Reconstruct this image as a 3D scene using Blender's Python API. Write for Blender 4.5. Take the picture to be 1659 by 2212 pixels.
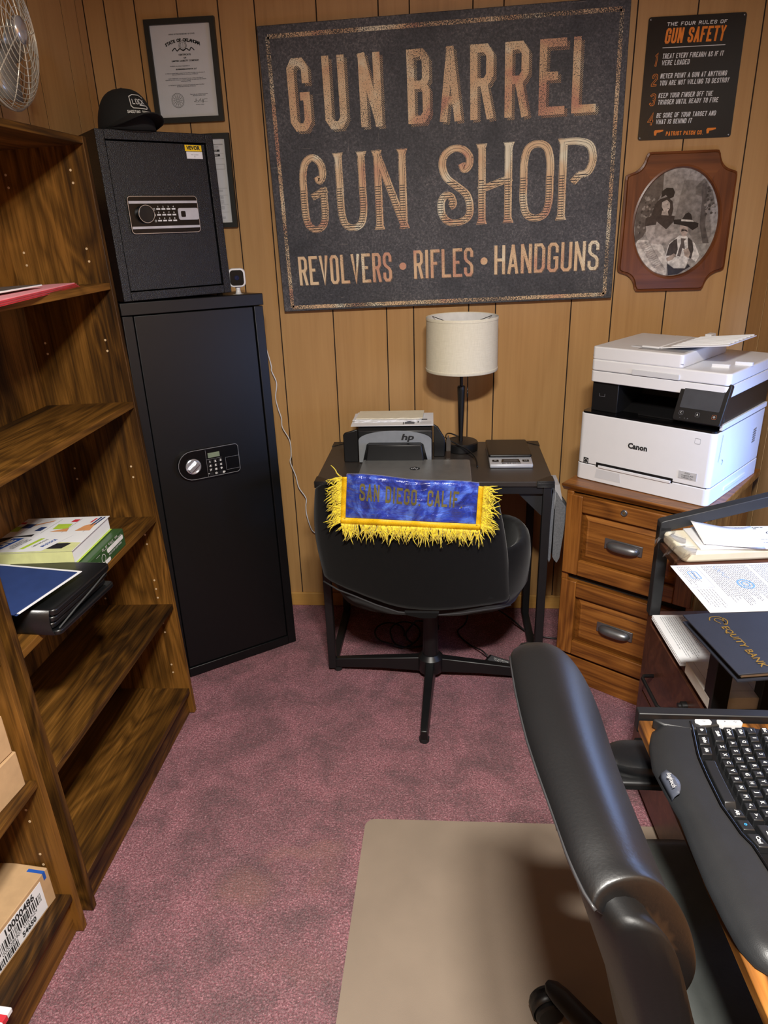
import bpy, math, random
from mathutils import Matrix, Vector
random.seed(7)
S = bpy.context.scene
COL = S.collection
for o in list(bpy.data.objects): bpy.data.objects.remove(o)
PI = math.pi

# ------------------------------------------------------------------ camera
RX = Vector((0.99626315, 0.08088768, -0.03028076))   # rows: camera right / image-down / forward, in world axes
RY = Vector((0.00248816, -0.37732771, -0.92607646))
RZ = Vector((-0.08633395, 0.9225405, -0.37611895))
cam_d = bpy.data.cameras.new('camera'); cam = bpy.data.objects.new('camera', cam_d); COL.objects.link(cam)
R3 = Matrix(((RX[0], -RY[0], -RZ[0]), (RX[1], -RY[1], -RZ[1]), (RX[2], -RY[2], -RZ[2])))
cam.matrix_world = Matrix.Translation((0, 0, 1.55)) @ R3.to_4x4()
cam_d.sensor_fit = 'VERTICAL'; cam_d.sensor_height = 24.0; cam_d.lens = 1534.0 / 2212.0 * 24.0
cam_d.clip_start = 0.02
S.camera = cam
# ------------------------------------------------------------------ world, lamps, exposure
w = bpy.data.worlds.new('world'); S.world = w; w.use_nodes = True
w.node_tree.nodes['Background'].inputs[0].default_value = (0.9, 0.95, 1.0, 1)
w.node_tree.nodes['Background'].inputs[1].default_value = 0.05
def disk(name, loc, power, col, r):
    l = bpy.data.lights.new(name, 'AREA'); l.shape = 'DISK'; l.size = r * 2; l.energy = power; l.color = col
    o = bpy.data.objects.new(name, l); COL.objects.link(o); o.location = loc; return o
def area(name, loc, target, power, col, sx, sy, spread=PI):
    l = bpy.data.lights.new(name, 'AREA'); l.shape = 'RECTANGLE'; l.size = sx; l.size_y = sy; l.energy = power; l.color = col; l.spread = spread
    o = bpy.data.objects.new(name, l); COL.objects.link(o); o.location = loc
    o.rotation_euler = (Vector(target) - Vector(loc)).to_track_quat('-Z', 'Y').to_euler(); return o
disk('ceiling_lamp', (-0.02, 0.06, 2.385), 36, (1.0, 0.955, 0.88), 0.09)
disk('ceiling_lamp_b', (0.18, 0.14, 2.385), 36, (1.0, 0.955, 0.88), 0.09)
area('screen_glow', (1.05, 1.62, 1.04), (0.1, 1.75, 0.85), 3.2, (0.30, 0.50, 1.0), 0.40, 0.30)
area('screen_glow_low', (1.02, 1.86, 0.80), (0.96, 2.25, 0.82), 1.7, (0.16, 0.38, 1.0), 0.12, 0.06)
S.view_settings.view_transform = 'Standard'; S.view_settings.look = 'None'
S.view_settings.exposure = 0.64; S.view_settings.gamma = 1.0; S.view_settings.use_curve_mapping = False

# ------------------------------------------------------------------ materials
def lin(c):
    return tuple(((v / 255) / 12.92 if v / 255 <= 0.04045 else ((v / 255 + 0.055) / 1.055) ** 2.4) for v in c[:3]) + (1,)
class NT:
    def __init__(s, name):
        s.m = bpy.data.materials.new(name); s.m.use_nodes = True; s.t = s.m.node_tree; s.n = s.t.nodes
        s.b = s.n['Principled BSDF']
    def add(s, typ, **kw):
        n = s.n.new(typ)
        for k, v in kw.items():
            if k.startswith('i_'): n.inputs[k[2:].replace('_', ' ')].default_value = v
            else: setattr(n, k, v)
        return n
    def ln(s, a, b): s.t.links.new(a, b)
    def coords(s, scale=(1, 1, 1), rot=(0, 0, 0)):
        tc = s.add('ShaderNodeTexCoord'); mp = s.add('ShaderNodeMapping'); mp.inputs['Scale'].default_value = scale
        mp.inputs['Rotation'].default_value = rot
        s.ln(tc.outputs['Object'], mp.inputs['Vector']); return mp.outputs[0]
    def noise(s, vec, scale, detail=4, rough=0.55, dist=0):
        n = s.add('ShaderNodeTexNoise'); n.inputs['Scale'].default_value = scale; n.inputs['Detail'].default_value = detail
        n.inputs['Roughness'].default_value = rough; n.inputs['Distortion'].default_value = dist
        s.ln(vec, n.inputs['Vector']); return n.outputs['Fac']
    def ramp(s, fac, stops, interp='LINEAR'):
        r = s.add('ShaderNodeValToRGB'); r.color_ramp.interpolation = interp
        e = r.color_ramp.elements
        while len(e) > 1: e.remove(e[-1])
        e[0].position = stops[0][0]; e[0].color = stops[0][1]
        for p, c in stops[1:]:
            k = e.new(p); k.color = c
        s.ln(fac, r.inputs['Fac']); return r.outputs['Color']
    def math(s, op, a, b=None):
        n = s.add('ShaderNodeMath', operation=op)
        for i, v in enumerate((a, b)):
            if v is None: continue
            if isinstance(v, (int, float)): n.inputs[i].default_value = v
            else: s.ln(v, n.inputs[i])
        return n.outputs[0]
    def mix(s, fac, a, b, mode='MIX'):
        n = s.add('ShaderNodeMix', data_type='RGBA', blend_type=mode)
        for sock, v in ((n.inputs[0], fac), (n.inputs[6], a), (n.inputs[7], b)):
            if isinstance(v, (int, float)): sock.default_value = v
            elif isinstance(v, tuple): sock.default_value = v
            else: s.ln(v, sock)
        return n.outputs[2]
    def bump(s, h, strength=0.3, dist=0.001):
        n = s.add('ShaderNodeBump'); n.inputs['Strength'].default_value = strength; n.inputs['Distance'].default_value = dist
        s.ln(h, n.inputs['Height']); s.ln(n.outputs[0], s.b.inputs['Normal'])
    def col(s, c):
        if isinstance(c, tuple): s.b.inputs['Base Color'].default_value = c
        else: s.ln(c, s.b.inputs['Base Color'])
    def pr(s, **kw):
        for k, v in kw.items(): s.b.inputs[k.replace('_', ' ')].default_value = v
        return s.m
MATS = {}
def mat(name, c, rough=0.5, metal=0.0, var=0.08, vs=30, bump=0.0, bs=400, spec=0.5, coat=0, **kw):
    if name in MATS: return MATS[name]
    t = NT(name); v = t.coords(); n = t.noise(v, vs, 3)
    base = lin(c); d = tuple(x * (1 - var) for x in base[:3]) + (1,); l = tuple(min(1, x * (1 + var)) for x in base[:3]) + (1,)
    t.col(t.ramp(n, [(0.3, d), (0.7, l)]))
    if bump: t.bump(t.noise(v, bs, 2), bump, 0.0006)
    t.pr(Roughness=rough, Metallic=metal, Specular_IOR_Level=spec, Coat_Weight=coat)
    for k, x in kw.items(): t.b.inputs[k.replace('_', ' ')].default_value = x
    MATS[name] = t.m; return t.m
def walnut(name, axis, off=0.0, bright=1.0):
    # grain runs along axis; figured walnut laminate with knots
    t = NT(name); sc = [9.0, 9.0, 9.0]; sc['xyz'.index(axis)] = 1.7
    tc = t.add('ShaderNodeTexCoord'); oi = t.add('ShaderNodeObjectInfo')
    mp = t.add('ShaderNodeMapping'); mp.inputs['Scale'].default_value = sc; mp.inputs['Location'].default_value = (off, off * 1.7, off * .6)
    t.ln(tc.outputs['Object'], mp.inputs['Vector'])
    addn = t.add('ShaderNodeVectorMath', operation='ADD'); t.ln(mp.outputs[0], addn.inputs[0])
    sv = t.add('ShaderNodeVectorMath', operation='SCALE'); sv.inputs[0].default_value = (7, 5, 3); t.ln(oi.outputs['Random'], sv.inputs['Scale'])
    t.ln(sv.outputs[0], addn.inputs[1]); v = addn.outputs[0]
    big = t.noise(v, 0.85, 2, 0.5, 0.6)
    rings = t.math('FRACT', t.math('MULTIPLY', big, 9.0))
    tri = t.math('ABSOLUTE', t.math('SUBTRACT', rings, 0.5))
    sf = [90.0, 90.0, 90.0]; sf['xyz'.index(axis)] = 3.0
    mp2 = t.add('ShaderNodeMapping'); mp2.inputs['Scale'].default_value = sf; t.ln(tc.outputs['Object'], mp2.inputs['Vector'])
    fine = t.noise(mp2.outputs[0], 1.6, 4, 0.6, 0.3)
    band = t.noise(v, 0.55, 1, 0.5, 0.3)
    f = t.math('ADD', t.math('MULTIPLY', tri, 0.30), t.math('ADD', t.math('MULTIPLY', fine, 0.50), t.math('MULTIPLY', band, 0.68)))
    b = bright
    k = lambda r, g, bb: tuple(x * b for x in lin((r, g, bb))[:3]) + (1,)
    c = t.ramp(f, [(0.42, k(36, 22, 8)), (0.56, k(66, 42, 16)), (0.70, k(100, 66, 24)), (0.86, k(142, 96, 40))])
    t.col(c); t.bump(fine, 0.12, 0.0005); t.pr(Roughness=0.5, Specular_IOR_Level=0.22); MATS[name] = t.m; return t.m
def wood(name, stops, axis, f=1.0, rough=0.4, fx=60.0, ring=0.5, bump=0.15):
    t = NT(name); tc = t.add('ShaderNodeTexCoord'); i = 'xyz'.index(axis); oi = t.add('ShaderNodeObjectInfo')
    def mp(s, l):
        q = [s] * 3; q[i] = l; m = t.add('ShaderNodeMapping'); m.inputs['Scale'].default_value = q
        t.ln(tc.outputs['Object'], m.inputs['Vector'])
        a = t.add('ShaderNodeVectorMath', operation='ADD'); t.ln(m.outputs[0], a.inputs[0])
        sv = t.add('ShaderNodeVectorMath', operation='SCALE'); sv.inputs[0].default_value = (9, 4, 6); t.ln(oi.outputs['Random'], sv.inputs['Scale']); t.ln(sv.outputs[0], a.inputs[1])
        return a.outputs[0]
    big = t.noise(mp(7 * f, 1.2 * f), 1.0, 2, 0.5, 0.5)
    rg = t.math('ABSOLUTE', t.math('SUBTRACT', t.math('FRACT', t.math('MULTIPLY', big, 7.0)), 0.5))
    fine = t.noise(mp(fx * 2, fx * 0.05), 1.0, 4, 0.65)
    ff = t.math('ADD', t.math('MULTIPLY', rg, ring), t.math('ADD', t.math('MULTIPLY', fine, 0.6), t.math('MULTIPLY', big, 0.3)))
    t.col(t.ramp(ff, [(p, lin(c)) for p, c in stops])); t.bump(fine, bump, 0.0005); t.pr(Roughness=rough); MATS[name] = t.m; return t.m

M_WN = {a: walnut('walnut_laminate_' + a, a, {'x': 0, 'y': 3.3, 'z': 8.1}[a], .80) for a in 'xyz'}
OAK = [(0.30, (70, 38, 12)), (0.46, (112, 66, 24)), (0.64, (146, 92, 38)), (0.9, (172, 116, 54))]
M_OAK = {a: wood('oak_stained_' + a, OAK, a, 1.3, 0.33, 70, 0.35) for a in 'xyz'}
M_PANEL = wood('birch_wall_panelling', [(0.25, (164, 122, 72)), (0.5, (180, 138, 86)), (0.75, (190, 148, 94)), (1.0, (202, 160, 106))], 'z', 0.7, 0.5, 26, 0.22, 0.05)
M_PANEL_T = wood('birch_trim', [(0.25, (176, 130, 64)), (0.75, (196, 150, 84))], 'x', 0.7, 0.45, 26, 0.2, 0.05)
M_RUST = wood('rustic_brown_board', [(0.34, (44, 26, 12)), (0.52, (88, 54, 22)), (0.70, (134, 84, 34)), (0.92, (164, 110, 50))], 'y', 1.6, 0.4, 50, 0.7)
M_RUSTD = wood('dark_rustic_board', [(0.3, (58, 35, 26)), (0.6, (84, 50, 36)), (0.9, (108, 70, 50))], 'y', 1.0, 0.38, 40, 0.4)
M_GROOVE = mat('groove_dark_brown', (38, 26, 16), 0.9)  # dark brown backing board that shows along the panel grooves
M_BLK = mat('black_powder_coat', (20, 20, 22), 0.5)
M_BLKTEX = mat('textured_black_paint', (20, 21, 24), 0.30, bump=2.2, bs=430, var=0.5, vs=420)
M_CAB = mat('satin_black_steel', (11, 12, 14), 0.42, spec=0.4)
M_FRAME = mat('black_steel_tube', (36, 38, 41), 0.45)
M_CHROME = mat('chrome', (214, 217, 224), 0.22, 0.75)
M_STEEL = mat('brushed_steel_grey', (128, 130, 132), 0.4, 0.85, bump=0.2)
M_WHITE = mat('white_plastic', (222, 223, 226), 0.38, var=.012)
M_WHITE2 = mat('white_plastic_recess', (200, 202, 206), 0.45, var=.012)
M_BPL = mat('black_plastic', (19, 19, 20), 0.4)
M_BGL = mat('glossy_black_plastic', (10, 10, 11), 0.25)
M_SCR = mat('dark_grey_screen', (66, 68, 72), 0.25)
M_PAPER = mat('white_paper', (228, 229, 232), 0.7, var=0.02)
M_CREAM = mat('cream_paper', (226, 220, 198), 0.7, var=0.04)
M_INK = mat('black_ink', (30, 30, 32), 0.7)
M_INKG = mat('grey_print', (98, 98, 104), 0.7)
M_INKBL = mat('blue_ink', (72, 118, 190), 0.7)
M_WPRINT = mat('white_print', (226, 226, 222), 0.6)
M_LEATH = mat('black_leather', (14, 15, 17), 0.34, bump=0.22, bs=260, spec=0.65, var=0.12, vs=12)
M_VELV = mat('black_velvet', (12, 11, 11), 0.9, bump=0.3, bs=500, spec=0.08, Sheen_Weight=0.15)
M_KRAFT = mat('brown_cardboard', (186, 152, 112), 0.8, bump=0.1)
M_SILVER = mat('silver_plastic', (186, 187, 190), 0.35, 0.25)
M_LAPTOP = mat('silver_grey_laptop', (128, 127, 124), 0.33, 0.5)
M_GREYFAB = mat('grey_felt', (104, 107, 112), 0.95, bump=0.6, bs=600, var=0.2, vs=200)
M_MAT = mat('brown_grey_vinyl', (142, 127, 112), 0.5, bump=0.4, bs=700, var=0.06, vs=6)
M_ORANGE = mat('orange_print', (236, 132, 36), 0.45)
M_NAVY = mat('navy_card', (38, 58, 108), 0.6)
M_NAVYD = mat('dark_navy_card', (30, 33, 44), 0.65, bump=0.3, bs=900)
M_GOLD = mat('gold_foil', (176, 140, 60), 0.35, 0.6)
M_GREEN = mat('dark_green_wrap', (52, 82, 46), 0.35)
M_LIME = mat('lime_print', (176, 204, 66), 0.5)
M_RED = mat('red_card', (204, 50, 62), 0.5)
M_BLUEP = mat('blue_print', (34, 84, 170), 0.5)
M_SKIN = mat('tan_print', (212, 150, 98), 0.6)
M_YEL = mat('yellow_sticker', (246, 204, 20), 0.5)
M_GUM = mat('dark_rubber', (24, 24, 25), 0.7)
M_LCD = mat('green_grey_lcd', (122, 134, 112), 0.3)
M_POSTER = mat('glossy_black_tin', (32, 30, 29), 0.22, var=0.12, vs=5)

def m_shade():
    t = NT('linen_lamp_shade'); v = t.coords((1, 1, 1)); a = t.noise(t.coords((40, 40, 900)), 1, 2); b = t.noise(t.coords((900, 900, 40)), 1, 2)
    f = t.math('ADD', t.math('MULTIPLY', a, 0.5), t.math('MULTIPLY', b, 0.5))
    t.col(t.ramp(f, [(0.35, lin((216, 210, 186))), (0.65, lin((234, 228, 206)))])); t.bump(f, 0.3, 0.0006); t.pr(Roughness=0.9); return t.m
M_SHADE = m_shade()
def m_satin():
    t = NT('blue_satin'); v = t.coords((1, 1, 1)); n = t.noise(v, 22, 3, 0.6, 1.2); n2 = t.noise(t.coords((10, 10, 50)), 1, 3, 0.6, 0.8)
    t.col(t.ramp(t.noise(v, 14, 4, .6, 1.5), [(0.36, lin((20, 34, 112))), (0.5, lin((38, 62, 170))), (0.64, lin((84, 122, 226)))]))
    t.bump(t.math('ADD', n, n2), 0.9, 0.006); t.pr(Roughness=0.27, Sheen_Weight=0.3, Specular_IOR_Level=0.8, Anisotropic=0.5); return t.m
M_SATIN = m_satin()
M_FRINGE = mat('gold_yellow_thread', (240, 202, 44), 0.55, var=0.45, vs=160, Sheen_Weight=0.3)
M_BRAID = mat('gold_yellow_braid', (244, 190, 18), 0.5, var=0.2, vs=300, bump=0.9, bs=500)
M_DULLG = mat('dull_gold_paint', (112, 104, 58), 0.55)
def m_canvas():
    t = NT('distressed_charcoal_canvas'); v = t.coords(); fine = t.noise(v, 170, 6, 0.75); big = t.noise(v, 3.2, 3, 0.6, 0.5)
    c = t.mix(t.ramp(big, [(0.35, (0, 0, 0, 1)), (0.75, (1, 1, 1, 1))]), t.ramp(fine, [(0.38, lin((38, 39, 44))), (0.62, lin((66, 67, 73)))]), t.ramp(fine, [(0.35, lin((50, 51, 56))), (0.55, lin((94, 93, 97))), (0.66, lin((146, 140, 138)))]))
    sc = t.noise(t.coords((6, 1, 180), (0, 0.6, 0)), 1.3, 3, 0.7); msk = t.noise(v, 5, 2)
    s = t.math('MULTIPLY', t.math('GREATER_THAN', sc, 0.67), t.math('GREATER_THAN', msk, 0.5))
    sc2 = t.noise(t.coords((160, 1, 8), (0, 0.5, 0)), 1.1, 3, 0.7); s2 = t.math('MULTIPLY', t.math('GREATER_THAN', sc2, 0.69), t.math('LESS_THAN', msk, 0.47))
    c = t.mix(t.math('MULTIPLY', t.math('ADD', s, s2), 0.5), c, lin((152, 144, 138)))
    t.col(c); t.bump(t.noise(v, 900, 2), 0.2, 0.0004); t.pr(Roughness=0.62); return t.m
M_CANV = m_canvas()
def m_print(name, stripes=False, thr=0.44, diag=False):
    t = NT(name); v = t.coords(); big = t.noise(v, 7, 2, 0.5, 0.8); er = t.noise(v, 260, 5, 0.8)
    c = t.ramp(big, [(0.32, lin((206, 150, 122))), (0.45, lin((222, 184, 142))), (0.58, lin((230, 202, 162))), (0.68, lin((240, 232, 204)))])
    big2 = t.noise(v, 4, 2)
    th = t.ramp(big2, [(0.3, (thr + .07,) * 3 + (1,)), (0.7, (thr - .03,) * 3 + (1,))])
    m = t.math('LESS_THAN', er, th)
    if stripes or diag:
        sx = t.add('ShaderNodeSeparateXYZ'); tc = t.add('ShaderNodeTexCoord'); t.ln(tc.outputs['Object'], sx.inputs[0])
        if diag:
            k = t.math('FRACT', t.math('MULTIPLY', t.math('ADD', sx.outputs[0], t.math('MULTIPLY', sx.outputs[2], -1.0)), 170.0)); m = t.math('MAXIMUM', m, t.math('LESS_THAN', k, 0.70))
        else:
            k = t.math('FRACT', t.math('MULTIPLY', sx.outputs[2], 125.0))
            low = t.math('LESS_THAN', sx.outputs[2], -0.042)
            m = t.math('MAXIMUM', m, t.math('MULTIPLY', low, t.math('LESS_THAN', k, 0.34)))
    t.col(t.mix(m, c, lin((52, 50, 52)))); t.pr(Roughness=0.6); return t.m
M_PR1 = m_print('distressed_tan_print', thr=0.43); M_PR2 = m_print('distressed_striped_print', True, 0.36); M_PRH = m_print('hatched_print', thr=0.42, diag=True)
M_PRB = m_print('worn_border_print', thr=0.49)
def m_carpet():
    t = NT('mauve_cut_pile_carpet'); v = t.coords(); f = t.noise(v, 210, 4, 0.8, 0.6); g = t.noise(v, 80, 3, 0.65); big = t.noise(v, 7.0, 6, 0.68, 0.5)
    a = t.ramp(f, [(0.38, lin((116, 48, 60))), (0.5, lin((172, 92, 106))), (0.62, lin((232, 164, 174)))])
    sh = t.ramp(t.math('ADD', t.math('MULTIPLY', big, 0.75), t.math('MULTIPLY', g, 0.25)), [(0.40, (0.58, 0.55, 0.56, 1)), (0.51, (0.95, 0.94, 0.95, 1)), (0.62, (1.28, 1.28, 1.30, 1))])
    c = t.mix(1.0, a, sh, 'MULTIPLY')
    # orange-brown stains of their own shape
    sx = t.add('ShaderNodeSeparateXYZ'); tc = t.add('ShaderNodeTexCoord'); t.ln(tc.outputs['Object'], sx.inputs[0])
    nz = t.math('MULTIPLY', t.math('SUBTRACT', t.noise(v, 9, 3), 0.5), 0.16)
    def blob(cx, cy, rx, ry, k):
        dx = t.math('DIVIDE', t.math('SUBTRACT', t.math('ADD', sx.outputs[0], nz), cx), rx); dy = t.math('DIVIDE', t.math('SUBTRACT', t.math('ADD', sx.outputs[1], nz), cy), ry)
        d = t.math('SQRT', t.math('ADD', t.math('MULTIPLY', dx, dx), t.math('MULTIPLY', dy, dy)))
        r = t.add('ShaderNodeMapRange'); r.inputs['From Min'].default_value = 1.0; r.inputs['From Max'].default_value = 0.45; r.inputs['To Max'].default_value = k
        t.ln(d, r.inputs['Value']); return r.outputs[0]
    for cx, cy, rx, ry, k, cc in ((-0.50, 1.27, 0.09, 0.09, .55, (196, 134, 104)), (-0.37, 1.39, 0.11, 0.045, .6, (200, 138, 116)), (-0.31, 1.33, 0.035, 0.06, .45, (164, 104, 80)), (-0.33, 1.07, 0.14, 0.05, .35, (156, 96, 70)), (-0.72, 1.02, 0.10, 0.10, .3, (170, 92, 80))):
        c = t.mix(blob(cx, cy, rx, ry, k), c, t.mix(0.5, a, lin(cc)))
    t.col(c); t.bump(t.math('ADD', t.math('MULTIPLY', f, 1.2), t.math('MULTIPLY', g, 0.8)), 1.0, 0.012); t.pr(Roughness=1.0, Specular_IOR_Level=0.1, Sheen_Weight=0.25); return t.m
M_CARPET = m_carpet()
def m_photo(name, c1, c2, s=8):
    return mat(name, c1, 0.35, var=0.25, vs=s)

# ------------------------------------------------------------------ mesh helpers
class MB:
    def __init__(s, T=None): s.v = []; s.f = []; s.T = T or Matrix()
    def av(s, pts):
        i = len(s.v); s.v += [tuple(s.T @ Vector(p)) for p in pts]; return i
    def box(s, x0, x1, y0, y1, z0, z1, T=None):
        if x0 > x1: x0, x1 = x1, x0
        if y0 > y1: y0, y1 = y1, y0
        if z0 > z1: z0, z1 = z1, z0
        P = [(x, y, z) for z in (z0, z1) for y in (y0, y1) for x in (x0, x1)]
        if T: P = [T @ Vector(p) for p in P]
        i = s.av(P)
        s.f += [tuple(i + k for k in q) for q in ((0, 2, 3, 1), (4, 5, 7, 6), (0, 1, 5, 4), (2, 6, 7, 3), (0, 4, 6, 2), (1, 3, 7, 5))]; return s
    def prism(s, poly, a, b, axis='z', T=None):
        # poly in the two other axes (x,y for z; x,z for y; y,z for x)
        def m(p, h): return {'z': (p[0], p[1], h), 'y': (p[0], h, p[1]), 'x': (h, p[0], p[1])}[axis]
        P = [m(p, a) for p in poly] + [m(p, b) for p in poly]
        if T: P = [T @ Vector(p) for p in P]
        i = s.av(P); n = len(poly)
        s.f.append(tuple(i + k for k in range(n))[::-1]); s.f.append(tuple(i + n + k for k in range(n)))
        for k in range(n): s.f.append((i + k, i + (k + 1) % n, i + n + (k + 1) % n, i + n + k))
        return s
    def tube(s, pts, r, n=8, cap=True, flat=None):
        pts = [Vector(p) for p in pts]; rings = []; prev = None
        for k, p in enumerate(pts):
            d = (pts[min(k + 1, len(pts) - 1)] - pts[max(k - 1, 0)]).normalized()
            u = prev - d * prev.dot(d) if prev else (Vector((0, 0, 1)) if abs(d.z) < .9 else Vector((1, 0, 0)))
            u = (u - d * u.dot(d)).normalized(); prev = u; w_ = d.cross(u)
            rr = r[k] if isinstance(r, (list, tuple)) else r
            rings.append([p + (u * math.cos(2 * PI * j / n) * (flat or 1) + w_ * math.sin(2 * PI * j / n)) * rr for j in range(n)])
        s.loft(rings, True, cap); return s
    def loft(s, rings, closed=True, cap=True):
        n = len(rings[0]); i = s.av([p for r in rings for p in r])
        for k in range(len(rings) - 1):
            for j in range(n if closed else n - 1):
                a = i + k * n + j; b = i + k * n + (j + 1) % n
                s.f.append((a, b, b + n, a + n))
        if cap and closed:
            s.f.append(tuple(i + j for j in range(n))[::-1]); s.f.append(tuple(i + (len(rings) - 1) * n + j for j in range(n)))
        return s
    def lathe(s, prof, n=32, c=(0, 0, 0), cap=True):
        s.loft([[(c[0] + r * math.cos(2 * PI * j / n), c[1] + r * math.sin(2 * PI * j / n), c[2] + z) for j in range(n)] for r, z in prof], True, cap); return s
    def poly(s, pts): i = s.av(pts); s.f.append(tuple(range(i, i + len(pts)))); return s
    def build(s, name, m, parent=None, bevel=0, seg=2, smooth=False, label=None, loc=None, rot=None, solid=0):
        me = bpy.data.meshes.new(name); me.from_pydata(s.v, [], s.f); me.update()
        o = bpy.data.objects.new(name, me); COL.objects.link(o)
        for mm in (m if isinstance(m, list) else [m]): me.materials.append(mm)
        if parent: o.parent = parent
        if loc is not None: o.location = loc
        if rot is not None: o.rotation_euler = rot
        if solid:
            q = o.modifiers.new('solid', 'SOLIDIFY'); q.thickness = solid; q.offset = 0
        if bevel:
            b = o.modifiers.new('bevel', 'BEVEL'); b.width = bevel; b.segments = seg; b.limit_method = 'ANGLE'; b.angle_limit = 0.6
        if smooth or bevel:
            for p in me.polygons: p.use_smooth = True
            if not smooth or smooth == 'auto':
                try: me.set_sharp_from_angle(angle=math.radians(38))
                except Exception: pass
        if label: o['label'] = label
        return o
def thing(name, label, cat, M=None, loc=(0, 0, 0), rz=0, group=None):
    o = bpy.data.objects.new(name, None); COL.objects.link(o); o.empty_display_size = 0.05
    o.matrix_world = M if M is not None else Matrix.Translation(loc) @ Matrix.Rotation(rz, 4, 'Z')
    o['label'] = label; o['category'] = cat
    if group: o['group'] = group
    return o
def tag(o, label, cat, group=None):
    o['label'] = label; o['category'] = cat
    if group: o['group'] = group
    return o
def struct(o): o['kind'] = 'structure'; return o
def frame(loc, yaw=0, tx=0, ty=0):
    return Matrix.Translation(loc) @ Matrix.Rotation(yaw, 4, 'Z') @ Matrix.Rotation(tx, 4, 'X') @ Matrix.Rotation(ty, 4, 'Y')
def rrect(w_, h_, r, n=5, cx=0, cy=0):
    pts = []
    for (sx, sy, a0) in ((1, 1, 0), (-1, 1, 90), (-1, -1, 180), (1, -1, 270)):
        for k in range(n + 1):
            a = math.radians(a0 + 90 * k / n); pts.append((cx + sx * (w_ / 2 - r) + r * math.cos(a), cy + sy * (h_ / 2 - r) + r * math.sin(a)))
    return pts
def circ(r, n=24, cx=0, cy=0, ry=None): return [(cx + r * math.cos(2 * PI * k / n), cy + (ry or r) * math.sin(2 * PI * k / n)) for k in range(n)]
# plane transforms for flat print: (u,v,depth) -> local
def PL(origin, u, v):
    u = Vector(u); v = Vector(v); n = u.cross(v)
    return Matrix(((u[0], v[0], n[0], origin[0]), (u[1], v[1], n[1], origin[1]), (u[2], v[2], n[2], origin[2]), (0, 0, 0, 1)))
FRONT = lambda x, y, z: PL((x, y, z), (1, 0, 0), (0, 0, 1))     # faces -y
TOPF = lambda x, y, z: PL((x, y, z), (1, 0, 0), (0, 1, 0))      # faces +z
# built-in font text as flat mesh
def text(name, s, size, m, parent, P, align='CENTER', sx=1.0, shear=0, space=1.0, line=1.0, off=0.0):
    c = bpy.data.curves.new(name, 'FONT'); c.body = s; c.size = size; c.align_x = align; c.align_y = 'CENTER'; c.shear = shear
    c.space_character = space; c.space_line = line; c.resolution_u = 2; c.offset = off
    o = bpy.data.objects.new(name, c); me = bpy.data.meshes.new_from_object(o); bpy.data.objects.remove(o)
    me.transform(P @ Matrix.Diagonal((sx, 1, 1, 1)) @ Matrix.Translation((0, 0, 0.0006)))
    me.materials.clear(); me.materials.append(m); me.name = name
    ob = bpy.data.objects.new(name, me); COL.objects.link(ob)
    if parent: ob.parent = parent
    return ob
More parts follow.
